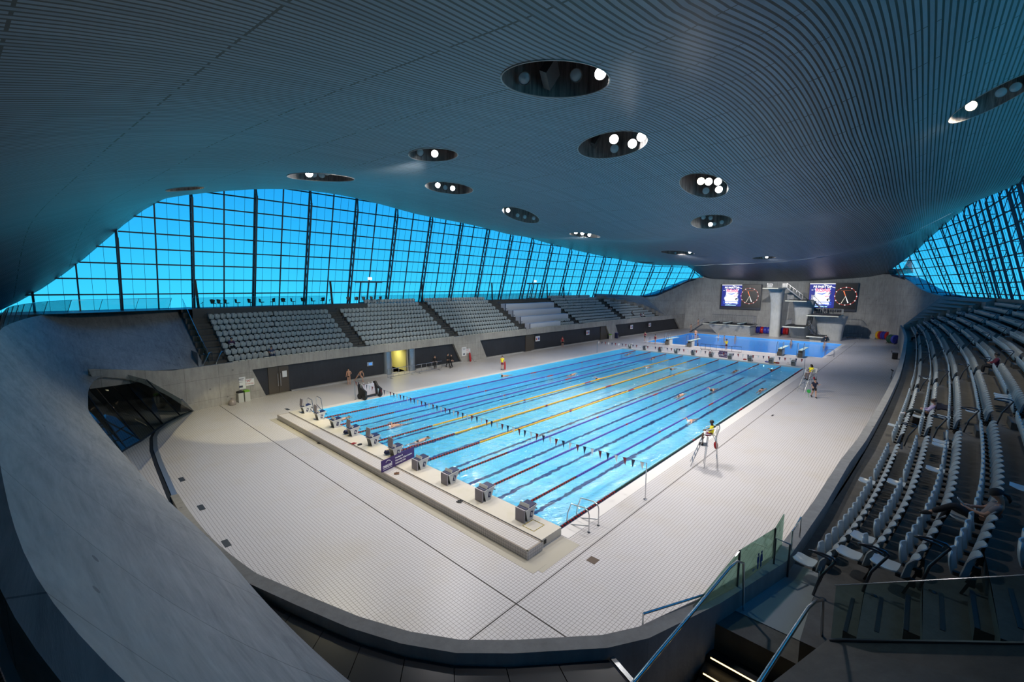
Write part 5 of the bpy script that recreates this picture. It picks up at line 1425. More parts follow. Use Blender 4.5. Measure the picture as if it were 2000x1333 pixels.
# stairs between the platforms
def stair_flight(label, a, c, w=.9):
    a, c = Vector(a), Vector(c); t = thing('metal_staircase', label, 'stairs', tuple(a)); d = (c-a); s_ = Vector((-d.y, d.x, 0)).normalized()*w/2
    for k_ in (1, -1):
        b = MB(); b.beam(tuple(s_*k_), tuple(d+s_*k_), .06, .18); b.build('stringer', M_dsteel, t)
        b = MB(); b.tube([s_*k_+Vector((0, 0, .95)), d+s_*k_+Vector((0, 0, .95))], .02, 6)
        for f in np.linspace(0, 1, 6): b.tube([s_*k_+d*f, s_*k_+d*f+Vector((0, 0, .95))], .015, 5)
        b.build('handrail', M_steel, t)
    b = MB(); n_ = max(4, int(abs(d.z)/.22))
    for i in range(n_): p = d*((i+.5)/n_); b.box(tuple(p), (.3 if abs(d.x) > abs(d.y) else w, w if abs(d.x) > abs(d.y) else .3, .04))
    b.build('treads', M_dsteel, t); return t
stair_flight('steel stairs from the middle tower up to the tallest diving platform', (XB+2.0, Ym+.3, zA), (XB+1.6, Y1-1.2, zt))
stair_flight('steel stairs from the broad tower up to the middle tower', (XB+2.4, Yt+.5, zC), (XB+2.2, Ym-1.4, zA))
stair_flight('steel stairs from the lower middle platform up to the broad tower', (XB-.5, Ym-1.5, zB), (XB-.9, Yt+2.4, zC))
stair_flight('steel stairs from the deck up to the lower middle diving platform', (XB-2.3, Yt+.4, 0.0), (XB-2.0, Ym-1.6, zB))
# three metre springboard block
Ya, _ = yz_at(1402, 655, 86.5); Yb2, _ = yz_at(1468, 655, 86.5); zS = yz_at(1430, 633, 86.5)[1]
t5 = thing('springboard_block', 'long low concrete block carrying three white springboards and steel rails', 'diving block', (0, 0, 0))
b = MB(); rows = []
for f in (0, .35, .8, 1): rows.append([(86.0-1.0*f if k in (0, 3, 4) else 88.6, [Ya+1.2*f, Ya+1.2*f, Yb2-.1, Yb2-.1, Ya+1.2*f][k], (zS-.2)*f) for k in range(5)])
rows = [[(85.6-1.2*f, Ya+1.5*f, (zS-.2)*f), (89.2, Ya+1.5*f, (zS-.2)*f), (89.2, Yb2, (zS-.2)*f), (85.6-1.2*f, Yb2, (zS-.2)*f), (85.6-1.2*f, Ya+1.5*f, (zS-.2)*f)] for f in (0, .5, 1)]
b.grid(rows); b.build('body', M_dive, t5); slab_things(t5, 84.2, 89.6, Yb2-.2, Ya+2.6, zS)
rails_(t5, [(89.4, Ya+2.4, zS), (89.4, Yb2, zS), (86.5, Yb2-.1, zS)], 1.7)
for i, px in enumerate((1398, 1424, 1452)):
    yb_, _ = yz_at(px, 627, 85); tb = thing('springboard', ['far', 'middle', 'near'][i]+'most' * 0+' pale springboard mounted on the long low diving block', 'springboard', (84.5, yb_, zS)) 
    tb['label'] = ['springboard at the stair end of the long low diving block', 'middle springboard of the long low diving block', 'springboard beside the rail end of the long low diving block'][i]
    b = MB(); b.box((-.2, 0, .45), (4.9, .5, .06)); b.build('board', mat('pale mint board', (.55, .68, .62), .4), tb)
    b = MB(); b.box((.3, 0, .2), (.5, .6, .4)); b.box((2.0, 0, .2), (.4, .6, .42)); b.build('stand', M_dsteel, tb)
stair_flight('steel stairs climbing from the deck to the long low springboard block', (84.8, Ya+5.4, 0), (85.2, Ya+2.5, zS))
# one metre springboards along the near side of the diving pool
def low_board(label, px, py):
    P = on_z(px, py); t = thing('springboard', label, 'springboard', (61.2, float(P[1]), 0))
    b = MB(); b.box((.9, 0, 1.02), (4.8, .5, .06)); b.build('board', mat('pale mint board', (.55, .68, .62), .4), t)
    b = MB(); b.box((-.3, 0, .42), (1.3, .62, .84)); b.build('base', mat('springboard base', (.55, .55, .52), .5), t, bevel=.03)
    b = MB(); b.box((-.2, 0, .9), (1.0, .55, .16)); b.box((-1.25, 0, .3), (.5, .6, .6)); b.box((-.95, 0, .45), (.3, .6, .9)); b.build('steps', mat('springboard steps', (.13, .12, .10), .6), t)
    for s_ in (-.38, .38):
        b = MB(); b.tube([(-1.7, s_, 0), (-1.55, s_, 1.3), (-1.3, s_, 1.95), (-1.05, s_, 2.05), (-.9, s_, 1.9), (-.6, s_, .9)], .028, 8); b.build('handrail', M_steel, t, smooth=True)
low_board('low springboard at the diving pool, second from the broad tower side', 1518, 697)
low_board('low springboard at the diving pool closest to the near stand', 1560, 700)
low_board('low springboard at the diving pool closest to the far stand', 1289, 677)
low_board('low springboard at the diving pool with a diver standing on it', 1334, 681)

# ---- lane rope reels and other deck equipment
def reel(label, P, cols, rz=0, R=.75, L=1.9):
    t = thing('lane_rope_reel', label, 'rope reel', tuple(P), rz)
    for s_ in (-L/2-.1, L/2+.1):
        b = MB(); b.beam((s_, -.5, .04), (s_, .5, .04), .06); b.beam((s_, -.4, .05), (s_, 0, .85), .05); b.beam((s_, .4, .05), (s_, 0, .85), .05); b.build('frame', M_dsteel, t)
    n_ = len(cols)
    for i, m_ in enumerate(cols):
        x = -L/2+L*(i+.5)/n_; w = L/n_*.96
        b = MB(); M_ = Matrix.Rotation(PI/2, 3, 'Y'); b.lathe([(.1, -w/2), (R*.86, -w/2), (R, -w/4), (R*.97, w/4), (R*.86, w/2), (.1, w/2)], (x, 0, .85), 18, M_); b.build('rope_coil', m_, t, smooth=True)
    return t
reel('coil reel of blue and red lane rope behind the long low springboard block', (91.5, yz_at(1477, 645, 91.5)[0], 0), [M_blue, M_blue, M_red, M_blue], PI/2+.1)
reel('coil reel of blue and red lane rope beside the foot of the tallest diving tower', (91.5, yz_at(1495, 645, 91.5)[0], 0), [M_blue, M_blue, M_red], PI/2)
reel('coil reel of red and blue lane rope behind the middle diving tower', (92.0, yz_at(1530, 645, 92)[0], 0), [M_red, M_red, M_blue, M_blue], PI/2)
P = on_z(1724, 664); reel('large colourful coil reel on the deck below the end of the near stand', P, [M_red, M_blue, M_purp, M_red, M_yel], PI/2-.5, .8, 2.0)
P = on_z(1743, 672); reel('green and blue coil reel nearer the parapet at the end of the near stand', P, [M_blue, M_grn, M_grn], PI/2-.8, .8, 1.4)
# barriers
def barrier(label, p, q, h=1.05, m_=None, r=.028, nb=5, base=True):
    p, q = Vector((p[0], p[1], 0)), Vector((q[0], q[1], 0)); t = thing('crowd_barrier', label, 'barrier', tuple(p)); d = q-p
    b = MB(); z1 = Vector((0, 0, h)); z0 = Vector((0, 0, .18)); b.tube([z0, z1, d+z1, d+z0], r, 6, closed=True)
    b.build('frame', m_ or M_steel, t, smooth=True)
    for i in range(1, nb):
        f = i/nb; b = MB(); b.tube([d*f+z0, d*f+z1], r*.7, 5); b.build('upright', m_ or M_steel, t)
    s_ = Vector((-d.y, d.x, 0)).normalized()*.28
    for f in (.12, .88):
        b = MB(); b.tube([d*f-s_, d*f+s_], r*.8, 5); b.tube([d*f, d*f+z0], r*.8, 5); b.build('foot', m_ or M_dsteel, t)
    return t
barrier('steel crowd barrier in front of the yellow-lit passage', on_z(757, 741), on_z(811, 731))
barrier('steel crowd barrier beside the three people in black', on_z(813, 731), on_z(863, 722))
for i, (pa_, pb_) in enumerate((((1368, 684), (1387, 686)), ((1387, 686), (1410, 688)), ((1410, 688), (1448, 691)))):
    barrier(['black barrier on the deck farthest from the lifeguard in yellow, by the diving pool', 'black barrier beside the small purple banner', 'black barrier beyond the lifeguard in yellow, by the diving pool'][i], on_z(*pa_), on_z(*pb_), 1.0, M_black, .035, 2)
barrier('steel barrier by the wall behind the low black-topped platform', (94.5, yz_at(1632, 650, 94.5)[0], 0), (94.5, yz_at(1648, 650, 94.5)[0], 0), 1.0, M_dsteel, .04, 2)
barrier('steel barrier by the wall at the reel end of the back wall', (94.5, yz_at(1653, 652, 94.5)[0], 0), (94.2, yz_at(1683, 652, 94.2)[0], 0), 1.0, M_dsteel, .04, 2)

# pool lift trolley: two wheels, white panel
P = on_z(730, 780); t = thing('pool_trolley', 'white-panelled wheeled trolley with big black wheels parked at the far pool edge', 'trolley', (float(P[0]), float(P[1])+.55, 0), 0.12)
for x in (-.8, .8):
    for y, rr in ((-.25, .33), (.45, .26)):
        b = MB(); M_ = Matrix.Rotation(PI/2, 3, 'Y'); b.lathe([(rr*.45, -.09), (rr*.9, -.09), (rr, -.04), (rr, .04), (rr*.9, .09), (rr*.45, .09)], (x, y, rr), 18, M_); w_ = b.build('wheel', M_black, t, smooth=True)
        b = MB(); b.lathe([(rr*.44, -.07), (rr*.44, .07)], (x, y, rr), 12, M_); b.build('hub', M_steel, w_)
    b = MB(); b.prism([(-.5, .35), (.5, .30), (.62, 1.3), (.30, 1.42), (-.05, 1.0), (-.55, .8)], x-.09, x+.09, lambda u, v, d: (d, u, v)); b.build('side_fairing', M_black, t, bevel=.03)
b = MB(); b.prism([(-.72, .25), (.72, .25), (.60, 1.25), (-.60, 1.25)], .25, .32, lambda u, v, d: (u, d, v)); b.build('panel', mat('trolley panel', (.50, .48, .52), .5), t)
b = MB(); b.beam((-.75, -.3, .3), (.75, -.3, .3), .07); b.beam((-.75, .2, .22), (.75, .2, .22), .07); b.build('axle_bar', M_black, t)
for x in (-.45, .1, .45):
    b = MB(); b.beam((x, .3, 1.25), (x, .3, 1.42), .03); b.build('prong', M_white, t)

# bins, bag, extinguisher, posters
def wbin(label, P, lidm, rz=.1):
    t = thing('waste_bin', label, 'bin', tuple(P), rz); b = MB(); b.box((0, 0, .42), (.42, .42, .84)); b.build('body', mat('bin white', (.50, .51, .48), .4), t, bevel=.02)
    b = MB(); b.prism([(-.22, .84), (.22, .84), (.16, 1.0), (-.20, .96)], -.22, .22, lambda u, v, d: (u, d, v)); b.build('lid', lidm, t); return t
M_lime = mat('lime lid', (.16, .42, .02), .4)
P = on_z(470, 786); wbin('white waste bin with a black lid against the concrete wall', P, M_black)
wbin('white waste bin with a lime green lid next to the black-lidded one', P+np.array([.50, .02, 0]), M_lime)
P2_ = P+np.array([-.75, -.5, 0]); t = thing('rubbish_bag', 'clear tied rubbish bag on the floor beside the black-lidded bin', 'bag', tuple(P2_))
b = MB(); b.lathe([(.02, 0), (.26, .03), (.30, .18), (.22, .38), (.07, .50), (.09, .60), (.02, .62)], (0, 0, 0), 14); o = b.build('sack', mat('bag plastic', (.30, .26, .24), .3), t, smooth=True)
P = on_z(1192, 663); wbin('white waste bin with a green lid by the far wall between the dark panels', P, M_lime)
P = on_z(1204, 661); t = thing('waste_bin', 'blue bin by the far wall between the dark panels', 'bin', tuple(P)); b = MB(); b.box((0, 0, .5), (.5, .5, 1.0)); b.build('body', M_navy, t, bevel=.03); b = MB(); b.box((0, 0, 1.03), (.54, .54, .06)); b.build('lid', M_blue, t)
P = on_z(920, 707); t = thing('rescue_tube', 'red torpedo buoy leaning on the concrete between two dark panels', 'rescue buoy', (float(P[0]), float(P[1])+.1, 0)); b = MB(); b.lathe([(.03, 0), (.13, .1), (.15, .6), (.12, 1.1), (.03, 1.25)], (0, 0, 0), 12, Matrix.Rotation(-.12, 3, 'X')); b.build('float', M_red, t, smooth=True)
b = MB(); b.tube([(.1, -.05, .5), (.25, -.2, .3), (.35, -.35, .02), (.7, -.4, .02)], .015, 5); b.build('strap', M_black, t)
P = on_z(1220, 657); t = thing('hose_coil', 'red coiled hoses lying on the deck below the last dark panel', 'hose', (float(P[0]), float(P[1])+.3, 0))
for x in (-.8, .1, .9):
    b = MB(); b.tube([(x+.38*math.cos(a), .3*math.sin(a), .08+.05*i/12) for i, a in enumerate(np.linspace(0, 12.5, 26))], .05, 6); b.build('coil', M_red, t, smooth=True)

def wall_sign(label, px, py, w, h, bg_, lines, name='wall_poster', side=1, red=False):
    X, z = wall_px(px, py); y = float(yside(1, wpar(X)))-.02
    t = thing(name, label, 'sign', (X, y, z)); b = MB(); b.box((0, 0, 0), (w, .02, h)); b.build('board', bg_, t)
    for s_, sz, v, m_ in lines:
        place_mesh('lettering', text_mesh(s_, sz, m_, ext=.002), (0, -.018, v), (1, 0, 0), (0, 0, 1), t)
    return t
M_paper = mat('white paper', (.70, .72, .74), .6); M_ink = mat('dark ink', (.05, .06, .10), .6); M_redink = mat('red ink', (.45, .03, .03), .6)
def ink(t, rows, m_=M_ink):
    b = MB()
    for (x, z, w, h) in rows: b.box((x, -.014, z), (w, .006, h))
    b.build('print', m_, t)
t = wall_sign('white notice with a black symbol, on the concrete wall above the bins', 470, 749, .75, 1.05, M_paper, []); ink(t, [(0, .36, .5, .05), (0, .26, .4, .04), (0, .1, .3, .03), (0, -.3, .3, .18)])
t = wall_sign('red-lettered deep water sign on the concrete wall beside the bins', 484, 747, 1.0, .6, M_paper, [('9\'00"', .28, .12, M_redink), ('DEEP WATER', .15, -.15, M_redink)], 'depth_sign')
t = wall_sign('white notice on the concrete between two dark panels', 906, 687, .75, 1.15, M_paper, []); ink(t, [(0, .4, .5, .05), (0, .25, .4, .04), (0, -.35, .3, .2)])
t = wall_sign('red-lettered sign on the concrete between two dark panels', 913, 686, .95, .6, M_paper, [('9\'00"', .26, .12, M_redink), ('DEEP WATER', .14, -.15, M_redink)], 'depth_sign')
for px, py, lb in ((1050, 662, 'by the bronze door in the second dark panel'), (1148, 650, 'in the middle of the second dark panel'), (1233.5, 639, 'on the last dark panel, closer to the concrete pier'), (1269, 635, 'on the last dark panel, farther along it')):
    t = wall_sign('small white sign '+lb, px, py, 1.05, .8, M_paper, []); ink(t, [(-.25, -.05, .3, .3)], M_redink); ink(t, [(.25, -.02, .3, .34), (0, .28, .8, .06)], M_blue)
X, z = wall_px(725, 712); t = thing('wall_display', 'small lit blue display on the first dark panel', 'display', (X, float(yside(1, wpar(X)))+.28, z)); b = MB(); b.box((0, 0, 0), (.7, .06, .42)); b.build('housing', M_steel, t); b = MB(); b.box((.05, -.035, 0), (.4, .01, .28)); b.build('display', emit('display blue', (.1, .35, .9), .8), t)

# bronze doors in the dark panels
def bronze(nm, pxl, pxr, label=None, double=True):
    x0 = wall_px(*pxl)[0]; x1 = wall_px(*pxr)[0]; xm = (x0+x1)/2; w = x1-x0; y = float(yside(1, wpar(xm)))+.28
    d = struct(empty(nm, (xm, y, 0), math.atan2(float(wpar(x1)-wpar(x0)), w))); hh = 2.55
    n_ = 2 if double else 1
    for i in range(n_):
        b = MB(); b.box((-w/2+w/n_*(i+.5), 0, hh/2), (w/n_-.03, .08, hh)); b.build('door_leaf', M_door, d, bevel=.008)
    if double:
        for s_ in (-.12, .12):
            b = MB(); b.tube([(s_, -.12, .7), (s_, -.12, 1.9)], .03, 8); b.beam((s_, -.12, .85), (s_, 0, .85), .03); b.beam((s_, -.12, 1.75), (s_, 0, 1.75), .03); b.build('door_handle', M_chrome, d)
        b = MB(); b.box((.55, -.05, 1.75), (.42, .01, .6)); b.build('notice', M_paper, d)
bronze('door_3', (526, 750), (567, 745)); bronze('door_4', (1029, 675), (1046, 672), None, False); bronze('door_5', (1175, 655), (1188, 653), None, False)
L = bpy.data.lights.new('passage_lamp', 'AREA'); L.energy = 95; L.size = 1.6; L.color = (1, .93, .45); lo = bpy.data.objects.new('passage_lamp', L); COL.objects.link(lo); lo.location = ((px0+px1)/2, yw+2.2, 2.55)
struct(lo)

# lifeguard chairs
def guard_chair(label, P, rz):
    t = thing('lifeguard_chair', label, 'lifeguard chair', tuple(P), rz)      # faces local +y, seat height 1.85
    legs = [((-.45, -.45, 0), (-.36, -.28, 1.85)), ((.45, -.45, 0), (.36, -.28, 1.85)), ((-.38, .95, 0), (-.32, .32, 1.80)), ((.38, .95, 0), (.32, .32, 1.80)), ((-.40, .25, 0), (-.34, .12, 1.8)), ((.40, .25, 0), (.34, .12, 1.8))]
    for a_, c in legs:
        b = MB(); b.tube([a_, c], .024, 8); b.build('leg', M_steel, t, smooth=True)
    for i in range(5):
        f = (i+1)/6; b = MB(); y = .95+(.32-.95)*f; b.tube([(-.36, y, 1.8*f), (.36, y, 1.8*f)], .018, 6); b.build('rung', M_steel, t)
    b = MB(); b.box((0, .28, 1.25), (.6, .35, .03)); b.build('footboard', M_steel, t)
    b = MB(); shell(b, lambda u, v: (.30*u, -.28+.62*v, 1.86+.03*u*u+.03*v), 6, 5, .03); b.build('seat', M_white, t, smooth=True)
    b = MB(); shell(b, lambda u, v: (.30*u, -.30-.10*v+.06*u*u, 1.90+.42*v), 6, 5, .03); b.build('backrest', M_white, t, smooth=True)
    for s_ in (-.34, .34):
        b = MB(); b.tube([(s_, -.30, 1.85), (s_, -.34, 2.25), (s_, -.15, 2.32), (s_, .22, 2.18), (s_, .32, 1.85)], .022, 8); b.build('armrest', M_white, t, smooth=True)
    b = MB(); b.tube([(-.36, -.28, 1.85), (-.38, -.42, 2.4), (.38, -.42, 2.4), (.36, -.28, 1.85)], .022, 8); b.tube([(-.40, -.38, .6), (.40, -.38, .6)], .018, 6); b.tube([(-.38, -.33, 1.2), (.38, -.33, 1.2)], .018, 6); b.build('back_frame', M_steel, t, smooth=True)
    return t
GC1 = on_z(1384, 912); GC1 = np.array([GC1[0], GC1[1], 0]); GC2 = on_z(1580, 766)
guard_chair('tall white lifeguard chair on the near deck with a guard in yellow seated on it', GC1, PI*.12)
guard_chair('tall lifeguard chair farther along the near deck, beside the walking man in navy', GC2, PI*.30)
for P, lb in ((GC1, 'red rescue float hung on the nearer lifeguard chair'), (GC2, 'red rescue float hung on the farther lifeguard chair')):
    t = thing('rescue_float', lb, 'rescue float', (float(P[0])-.1, float(P[1])-.35, 1.35)); b = MB(); b.lathe([(.02, -.05), (.18, -.05), (.22, 0), (.18, .05), (.02, .05)], (0, 0, 0), 14, Matrix.Rotation(1.3, 3, 'X')); b.build('float', M_red, t, smooth=True)
    b = MB(); b.tube([(0, 0, .1), (.05, .1, .35), (.02, .2, .5)], .012, 5); b.build('strap', M_black, t)

# ================================================================ PEOPLE
def skin_mesh(name, V, R, E, m, parent, sub=1):
    me = bpy.data.meshes.new(name+'_s'); me.from_pydata(V, E, []); o = bpy.data.objects.new(name+'_s', me); COL.objects.link(o)
    md = o.modifiers.new('s', 'SKIN'); md.use_smooth_shade = True
    sv = me.skin_vertices[0].data
    for i, r_ in enumerate(R): sv[i].radius = r_ if isinstance(r_, tuple) else (r_, r_)
    sv[0].use_root = True
    s2 = o.modifiers.new('u', 'SUBSURF'); s2.levels = sub; s2.render_levels = sub
    dg = bpy.context.evaluated_depsgraph_get(); out_ = bpy.data.meshes.new_from_object(o.evaluated_get(dg)); bpy.data.objects.remove(o)
    out_.name = name; out_.materials.clear(); out_.materials.append(m)
    for p in out_.polygons: p.use_smooth = True
    q = bpy.data.objects.new(name, out_); COL.objects.link(q); q.parent = parent; KIDS.setdefault(parent.name, []).append(q); return q
STAND = dict(pelvis=(0, 0, .93), waist=(0, 0, 1.08), chest=(0, .0, 1.28), neck=(0, .0, 1.45), hb=(0, .01, 1.53), head=(0, .02, 1.62), top=(0, .02, 1.70),
             shL=(-.17, 0, 1.41), elL=(-.23, -.02, 1.14), wrL=(-.25, .06, .90), haL=(-.25, .09, .82), shR=(.17, 0, 1.41), elR=(.23, -.02, 1.14), wrR=(.25, .06, .90), haR=(.25, .09, .82),
             hiL=(-.09, 0, .90), knL=(-.10, .02, .49), anL=(-.10, -.02, .08), toL=(-.12, .14, .035), hiR=(.09, 0, .90), knR=(.10, .02, .49), anR=(.10, -.02, .08), toR=(.12, .14, .035))
RAD = dict(pelvis=.125, waist=.115, chest=.14, neck=.055, hb=.07, head=.095, top=.055, sh=.06, el=.042, wr=.030, ha=.038, hi=.092, kn=.058, an=.040, to=.034)
def pose(**k): d = dict(STAND); d.update(k); return d
def person(label, loc, rz, P, skin=None, hair=None, wear=(), name='person', longhair=False, tilt=None, fingers=False, z_off=0, scale=1.0, group=None):
    skin = skin or M_skin; hair = hair or M_hair
    t = thing(name, label, 'person', (float(loc[0]), float(loc[1]), float(loc[2])+z_off), rz, group)
    if tilt: t.rotation_euler = (tilt[0], tilt[1], rz)
    if scale != 1: t.scale = (scale,)*3
    keys = ['pelvis', 'waist', 'chest', 'neck', 'hb', 'head', 'top', 'shL', 'elL', 'wrL', 'haL', 'shR', 'elR', 'wrR', 'haR', 'hiL', 'knL', 'anL', 'toL', 'hiR', 'knR', 'anR', 'toR']
    ix = {k_: i for i, k_ in enumerate(keys)}
    E = [('pelvis', 'waist'), ('waist', 'chest'), ('chest', 'neck'), ('neck', 'hb'), ('hb', 'head'), ('head', 'top')]
    for s_ in 'LR': E += [('chest', 'sh'+s_), ('sh'+s_, 'el'+s_), ('el'+s_, 'wr'+s_), ('wr'+s_, 'ha'+s_), ('pelvis', 'hi'+s_), ('hi'+s_, 'kn'+s_), ('kn'+s_, 'an'+s_), ('an'+s_, 'to'+s_)]
    V = [P[k_] for k_ in keys]; R = [RAD.get(k_, RAD.get(k_[:2])) for k_ in keys]; Ed = [(ix[a], ix[c]) for a, c in E]
    if fingers:
        for s_ in 'LR':
            w, h = Vector(P['wr'+s_]), Vector(P['ha'+s_]); d = (h-w).normalized(); sd = d.cross(Vector((0, 0, 1))); sd = sd.normalized() if sd.length > .1 else Vector((1, 0, 0)); up = sd.cross(d)
            for j, (o_, ln) in enumerate(((-.030, .060), (-.010, .075), (.010, .080), (.030, .070))):
                b0 = h+d*.02+sd*o_; m1 = b0+d*ln*.5; m2 = m1+(d*.8-up*.6).normalized()*ln*.45
                k0 = len(V); V += [tuple(b0), tuple(m1), tuple(m2)]; R += [.010, .0085, .007]; Ed += [(ix['ha'+s_], k0), (k0, k0+1), (k0+1, k0+2)]
            side_ = -1 if s_ == 'L' else 1
            b0 = w+d*.03-sd*side_*.035; m1 = b0+(d-sd*side_*.7).normalized()*.035; m2 = m1+d*.03
            k0 = len(V); V += [tuple(b0), tuple(m1), tuple(m2)]; R += [.013, .010, .008]; Ed += [(ix['wr'+s_], k0), (k0, k0+1), (k0+1, k0+2)]
    # nose: a short spur on the face side of the head
    hd, nk = Vector(P['head']), Vector(P['hb']); fw = Vector(P.get('face', (0, 1, 0))).normalized()
    k0 = len(V); V.append(tuple(hd+fw*.105-(hd-nk).normalized()*.01)); R.append(.018); Ed.append((ix['head'], k0))
    skin_mesh('body', V, R, Ed, skin, t)
    up = (Vector(P['top'])-nk).normalized()
    if hair == 'none' and longhair:
        b = MB(); b.tube([hd-fw*.10, hd-fw*.15-up*.05, hd-fw*.15-up*.14, hd-fw*.12-up*.2], [.025, .04, .03, .01], 8); b.build('ponytail', M_hair, t, smooth=True)
    if hair != 'none':
        b = MB(); M_ = (up-fw*.35).to_track_quat('Z', 'Y').to_matrix()
        b.lathe([(.112, -.015), (.118, .02), (.105, .065), (.07, .10), (.001, .115)], tuple(hd+up*.015-fw*.012), 14, M_)
        if longhair: b.tube([hd-fw*.09, hd-fw*.13-up*.08, hd-fw*.12-up*.20, hd-fw*.10-up*.28], [.06, .065, .05, .02], 8)
        b.build('hair', hair, t, smooth=True)
    if fingers or name == 'person_detail':
        b = MB(); sd = fw.cross(up).normalized()
        for s_ in (-1, 1): b.lathe([(.0001, -.008), (.014, 0), (.0001, .008)], tuple(hd+fw*.088+sd*s_*.032+up*.012), 8)
        b.build('eyes', M_hair, t)
        b = MB()
        for s_ in (-1, 1): b.lathe([(.0001, -.03), (.02, -.015), (.022, .01), (.0001, .03)], tuple(hd+sd*s_*.098), 8)
        b.build('ears', skin, t, smooth=True)
    for kind, m_ in wear:
        Lp = lambda a, c, f: tuple(Vector(P[a]).lerp(Vector(P[c]), f))
        if kind in ('shirt', 'longsleeve', 'vest'):
            v = [P['waist'], P['pelvis'], P['chest'], Lp('chest', 'neck', .75)]; r_ = [.135, .145, .158, .075]; e_ = [(0, 1), (0, 2), (2, 3)]
            for s_ in 'LR':
                k0 = len(v); v += [P['sh'+s_]]; r_ += [.075]; e_ += [(2, k0)]
                if kind == 'shirt': v += [Lp('sh'+s_, 'el'+s_, .75)]; r_ += [.062]; e_ += [(k0, k0+1)]
                if kind == 'longsleeve': v += [P['el'+s_], Lp('el'+s_, 'wr'+s_, .92)]; r_ += [.058, .042]; e_ += [(k0, k0+1), (k0+1, k0+2)]
            skin_mesh('shirt' if kind != 'vest' else 'vest', v, r_, e_, m_, t)
        if kind in ('shorts', 'trousers', 'trunks'):
            v = [P['pelvis'], Lp('pelvis', 'waist', .5)]; r_ = [.140, .130]; e_ = [(0, 1)]
            f = {'shorts': .72, 'trunks': .42, 'trousers': 1}[kind]
            for s_ in 'LR':
                k0 = len(v); v += [P['hi'+s_], Lp('hi'+s_, 'kn'+s_, f)]; r_ += [.108, .088 if f < 1 else .074]; e_ += [(0, k0), (k0, k0+1)]
                if kind == 'trousers': v += [Lp('kn'+s_, 'an'+s_, .93)]; r_ += [.062]; e_ += [(k0+1, k0+2)]
            skin_mesh(kind, v, r_, e_, m_, t)
        if kind == 'shoes':
            for s_ in 'LR':
                b = MB(); a_, c = Vector(P['an'+s_]), Vector(P['to'+s_]); b.tube([a_+(a_-c)*.25+Vector((0, 0, -.02)), a_*.5+c*.5, c, c+(c-a_)*.35], [.045, .055, .045, .025], 8)
                b.build('shoe', m_, t, smooth=True)
        if kind == 'cap':
            b = MB(); M_ = up.to_track_quat('Z', 'Y').to_matrix(); b.lathe([(.122, .0), (.124, .03), (.10, .085), (.05, .115), (.001, .12)], tuple(hd+up*.01), 14, M_)
            sd = fw.cross(up).normalized(); b.add([tuple(hd+fw*.10+sd*s1*.07+up*.03) for s1 in (-1, 1)]+[tuple(hd+fw*.19+sd*s1*.05+up*.02) for s1 in (1, -1)], [(0, 1, 2, 3)]); b.build('cap', m_, t, smooth=True)
        if kind == 'swimcap':
            b = MB(); M_ = up.to_track_quat('Z', 'Y').to_matrix(); b.lathe([(.112, .0), (.112, .03), (.095, .08), (.05, .105), (.001, .11)], tuple(hd+up*.005-fw*.01), 12, M_); b.build('swim_cap', m_, t, smooth=True)
    return t
M_tyel = mat('yellow shirt', (.78, .68, .02), .7); M_maroon = mat('maroon cloth', (.16, .015, .05), .8); M_tnavy = mat('navy cloth', (.008, .012, .035), .8); M_tblk = mat('black cloth', (.010, .010, .014), .8)
M_grey = mat('grey cloth', (.26, .24, .25), .8); M_lil = mat('lilac cloth', (.42, .36, .55), .8); M_burg = mat('burgundy cloth', (.15, .02, .05), .8); M_slate = mat('slate trousers', (.035, .05, .055), .8); M_denim = mat('blue cloth', (.04, .07, .16), .8)
SIT = pose(pelvis=(0, 0, .50), waist=(0, -.04, .64), chest=(0, -.07, .84), neck=(0, -.06, 1.01), hb=(0, -.04, 1.08), head=(0, -.02, 1.17), top=(0, -.02, 1.25),
           shL=(-.17, -.07, .96), elL=(-.23, .03, .74), wrL=(-.14, .24, .68), haL=(-.10, .31, .68), shR=(.17, -.07, .96), elR=(.23, .03, .74), wrR=(.14, .24, .68), haR=(.10, .31, .68),
           hiL=(-.09, .04, .49), knL=(-.12, .44, .50), anL=(-.12, .46, .09), toL=(-.13, .60, .04), hiR=(.09, .04, .49), knR=(.12, .44, .50), anR=(.12, .46, .09), toR=(.13, .60, .04))
def pz(base, **k): d = dict(base); d.update(k); return d
WALK = pose(knL=(-.10, .12, .50), anL=(-.10, .18, .08), toL=(-.11, .34, .05), knR=(.10, -.02, .49), anR=(.10, -.26, .14), toR=(.10, -.13, .05), elL=(-.24, -.10, 1.15), wrL=(-.24, -.12, .91), haL=(-.24, -.10, .83), elR=(.25, .02, 1.15), wrR=(.24, .20, .98), haR=(.23, .27, .95))
# walking man in navy on the near deck
P = on_z(1589, 777)
WM = pz(WALK, elL=(-.26, .04, 1.17), wrL=(-.30, .28, 1.28), haL=(-.30, .36, 1.31))
person('man in navy polo and shorts walking on the near deck past the lifeguard chair', P, YAW-PI/2+PI*.93, WM, M_skin, M_hair, (('shirt', M_tnavy), ('shorts', M_tblk), ('shoes', M_black)), fingers=True)
t = thing('kickboard', 'green pool float by the walking man in navy', 'float', (float(P[0])-.38, float(P[1])+.35, .35)); b = MB(); b.lathe([(.02, -.03), (.15, -.03), (.17, 0), (.15, .03), (.02, .03)], (0, 0, .25), 14, Matrix.Rotation(1.4, 3, 'Y')); b.beam((0, 0, -.35), (0, 0, .15), .02); b.build('float', mat('green float', (.02, .35, .06), .5), t, smooth=True)
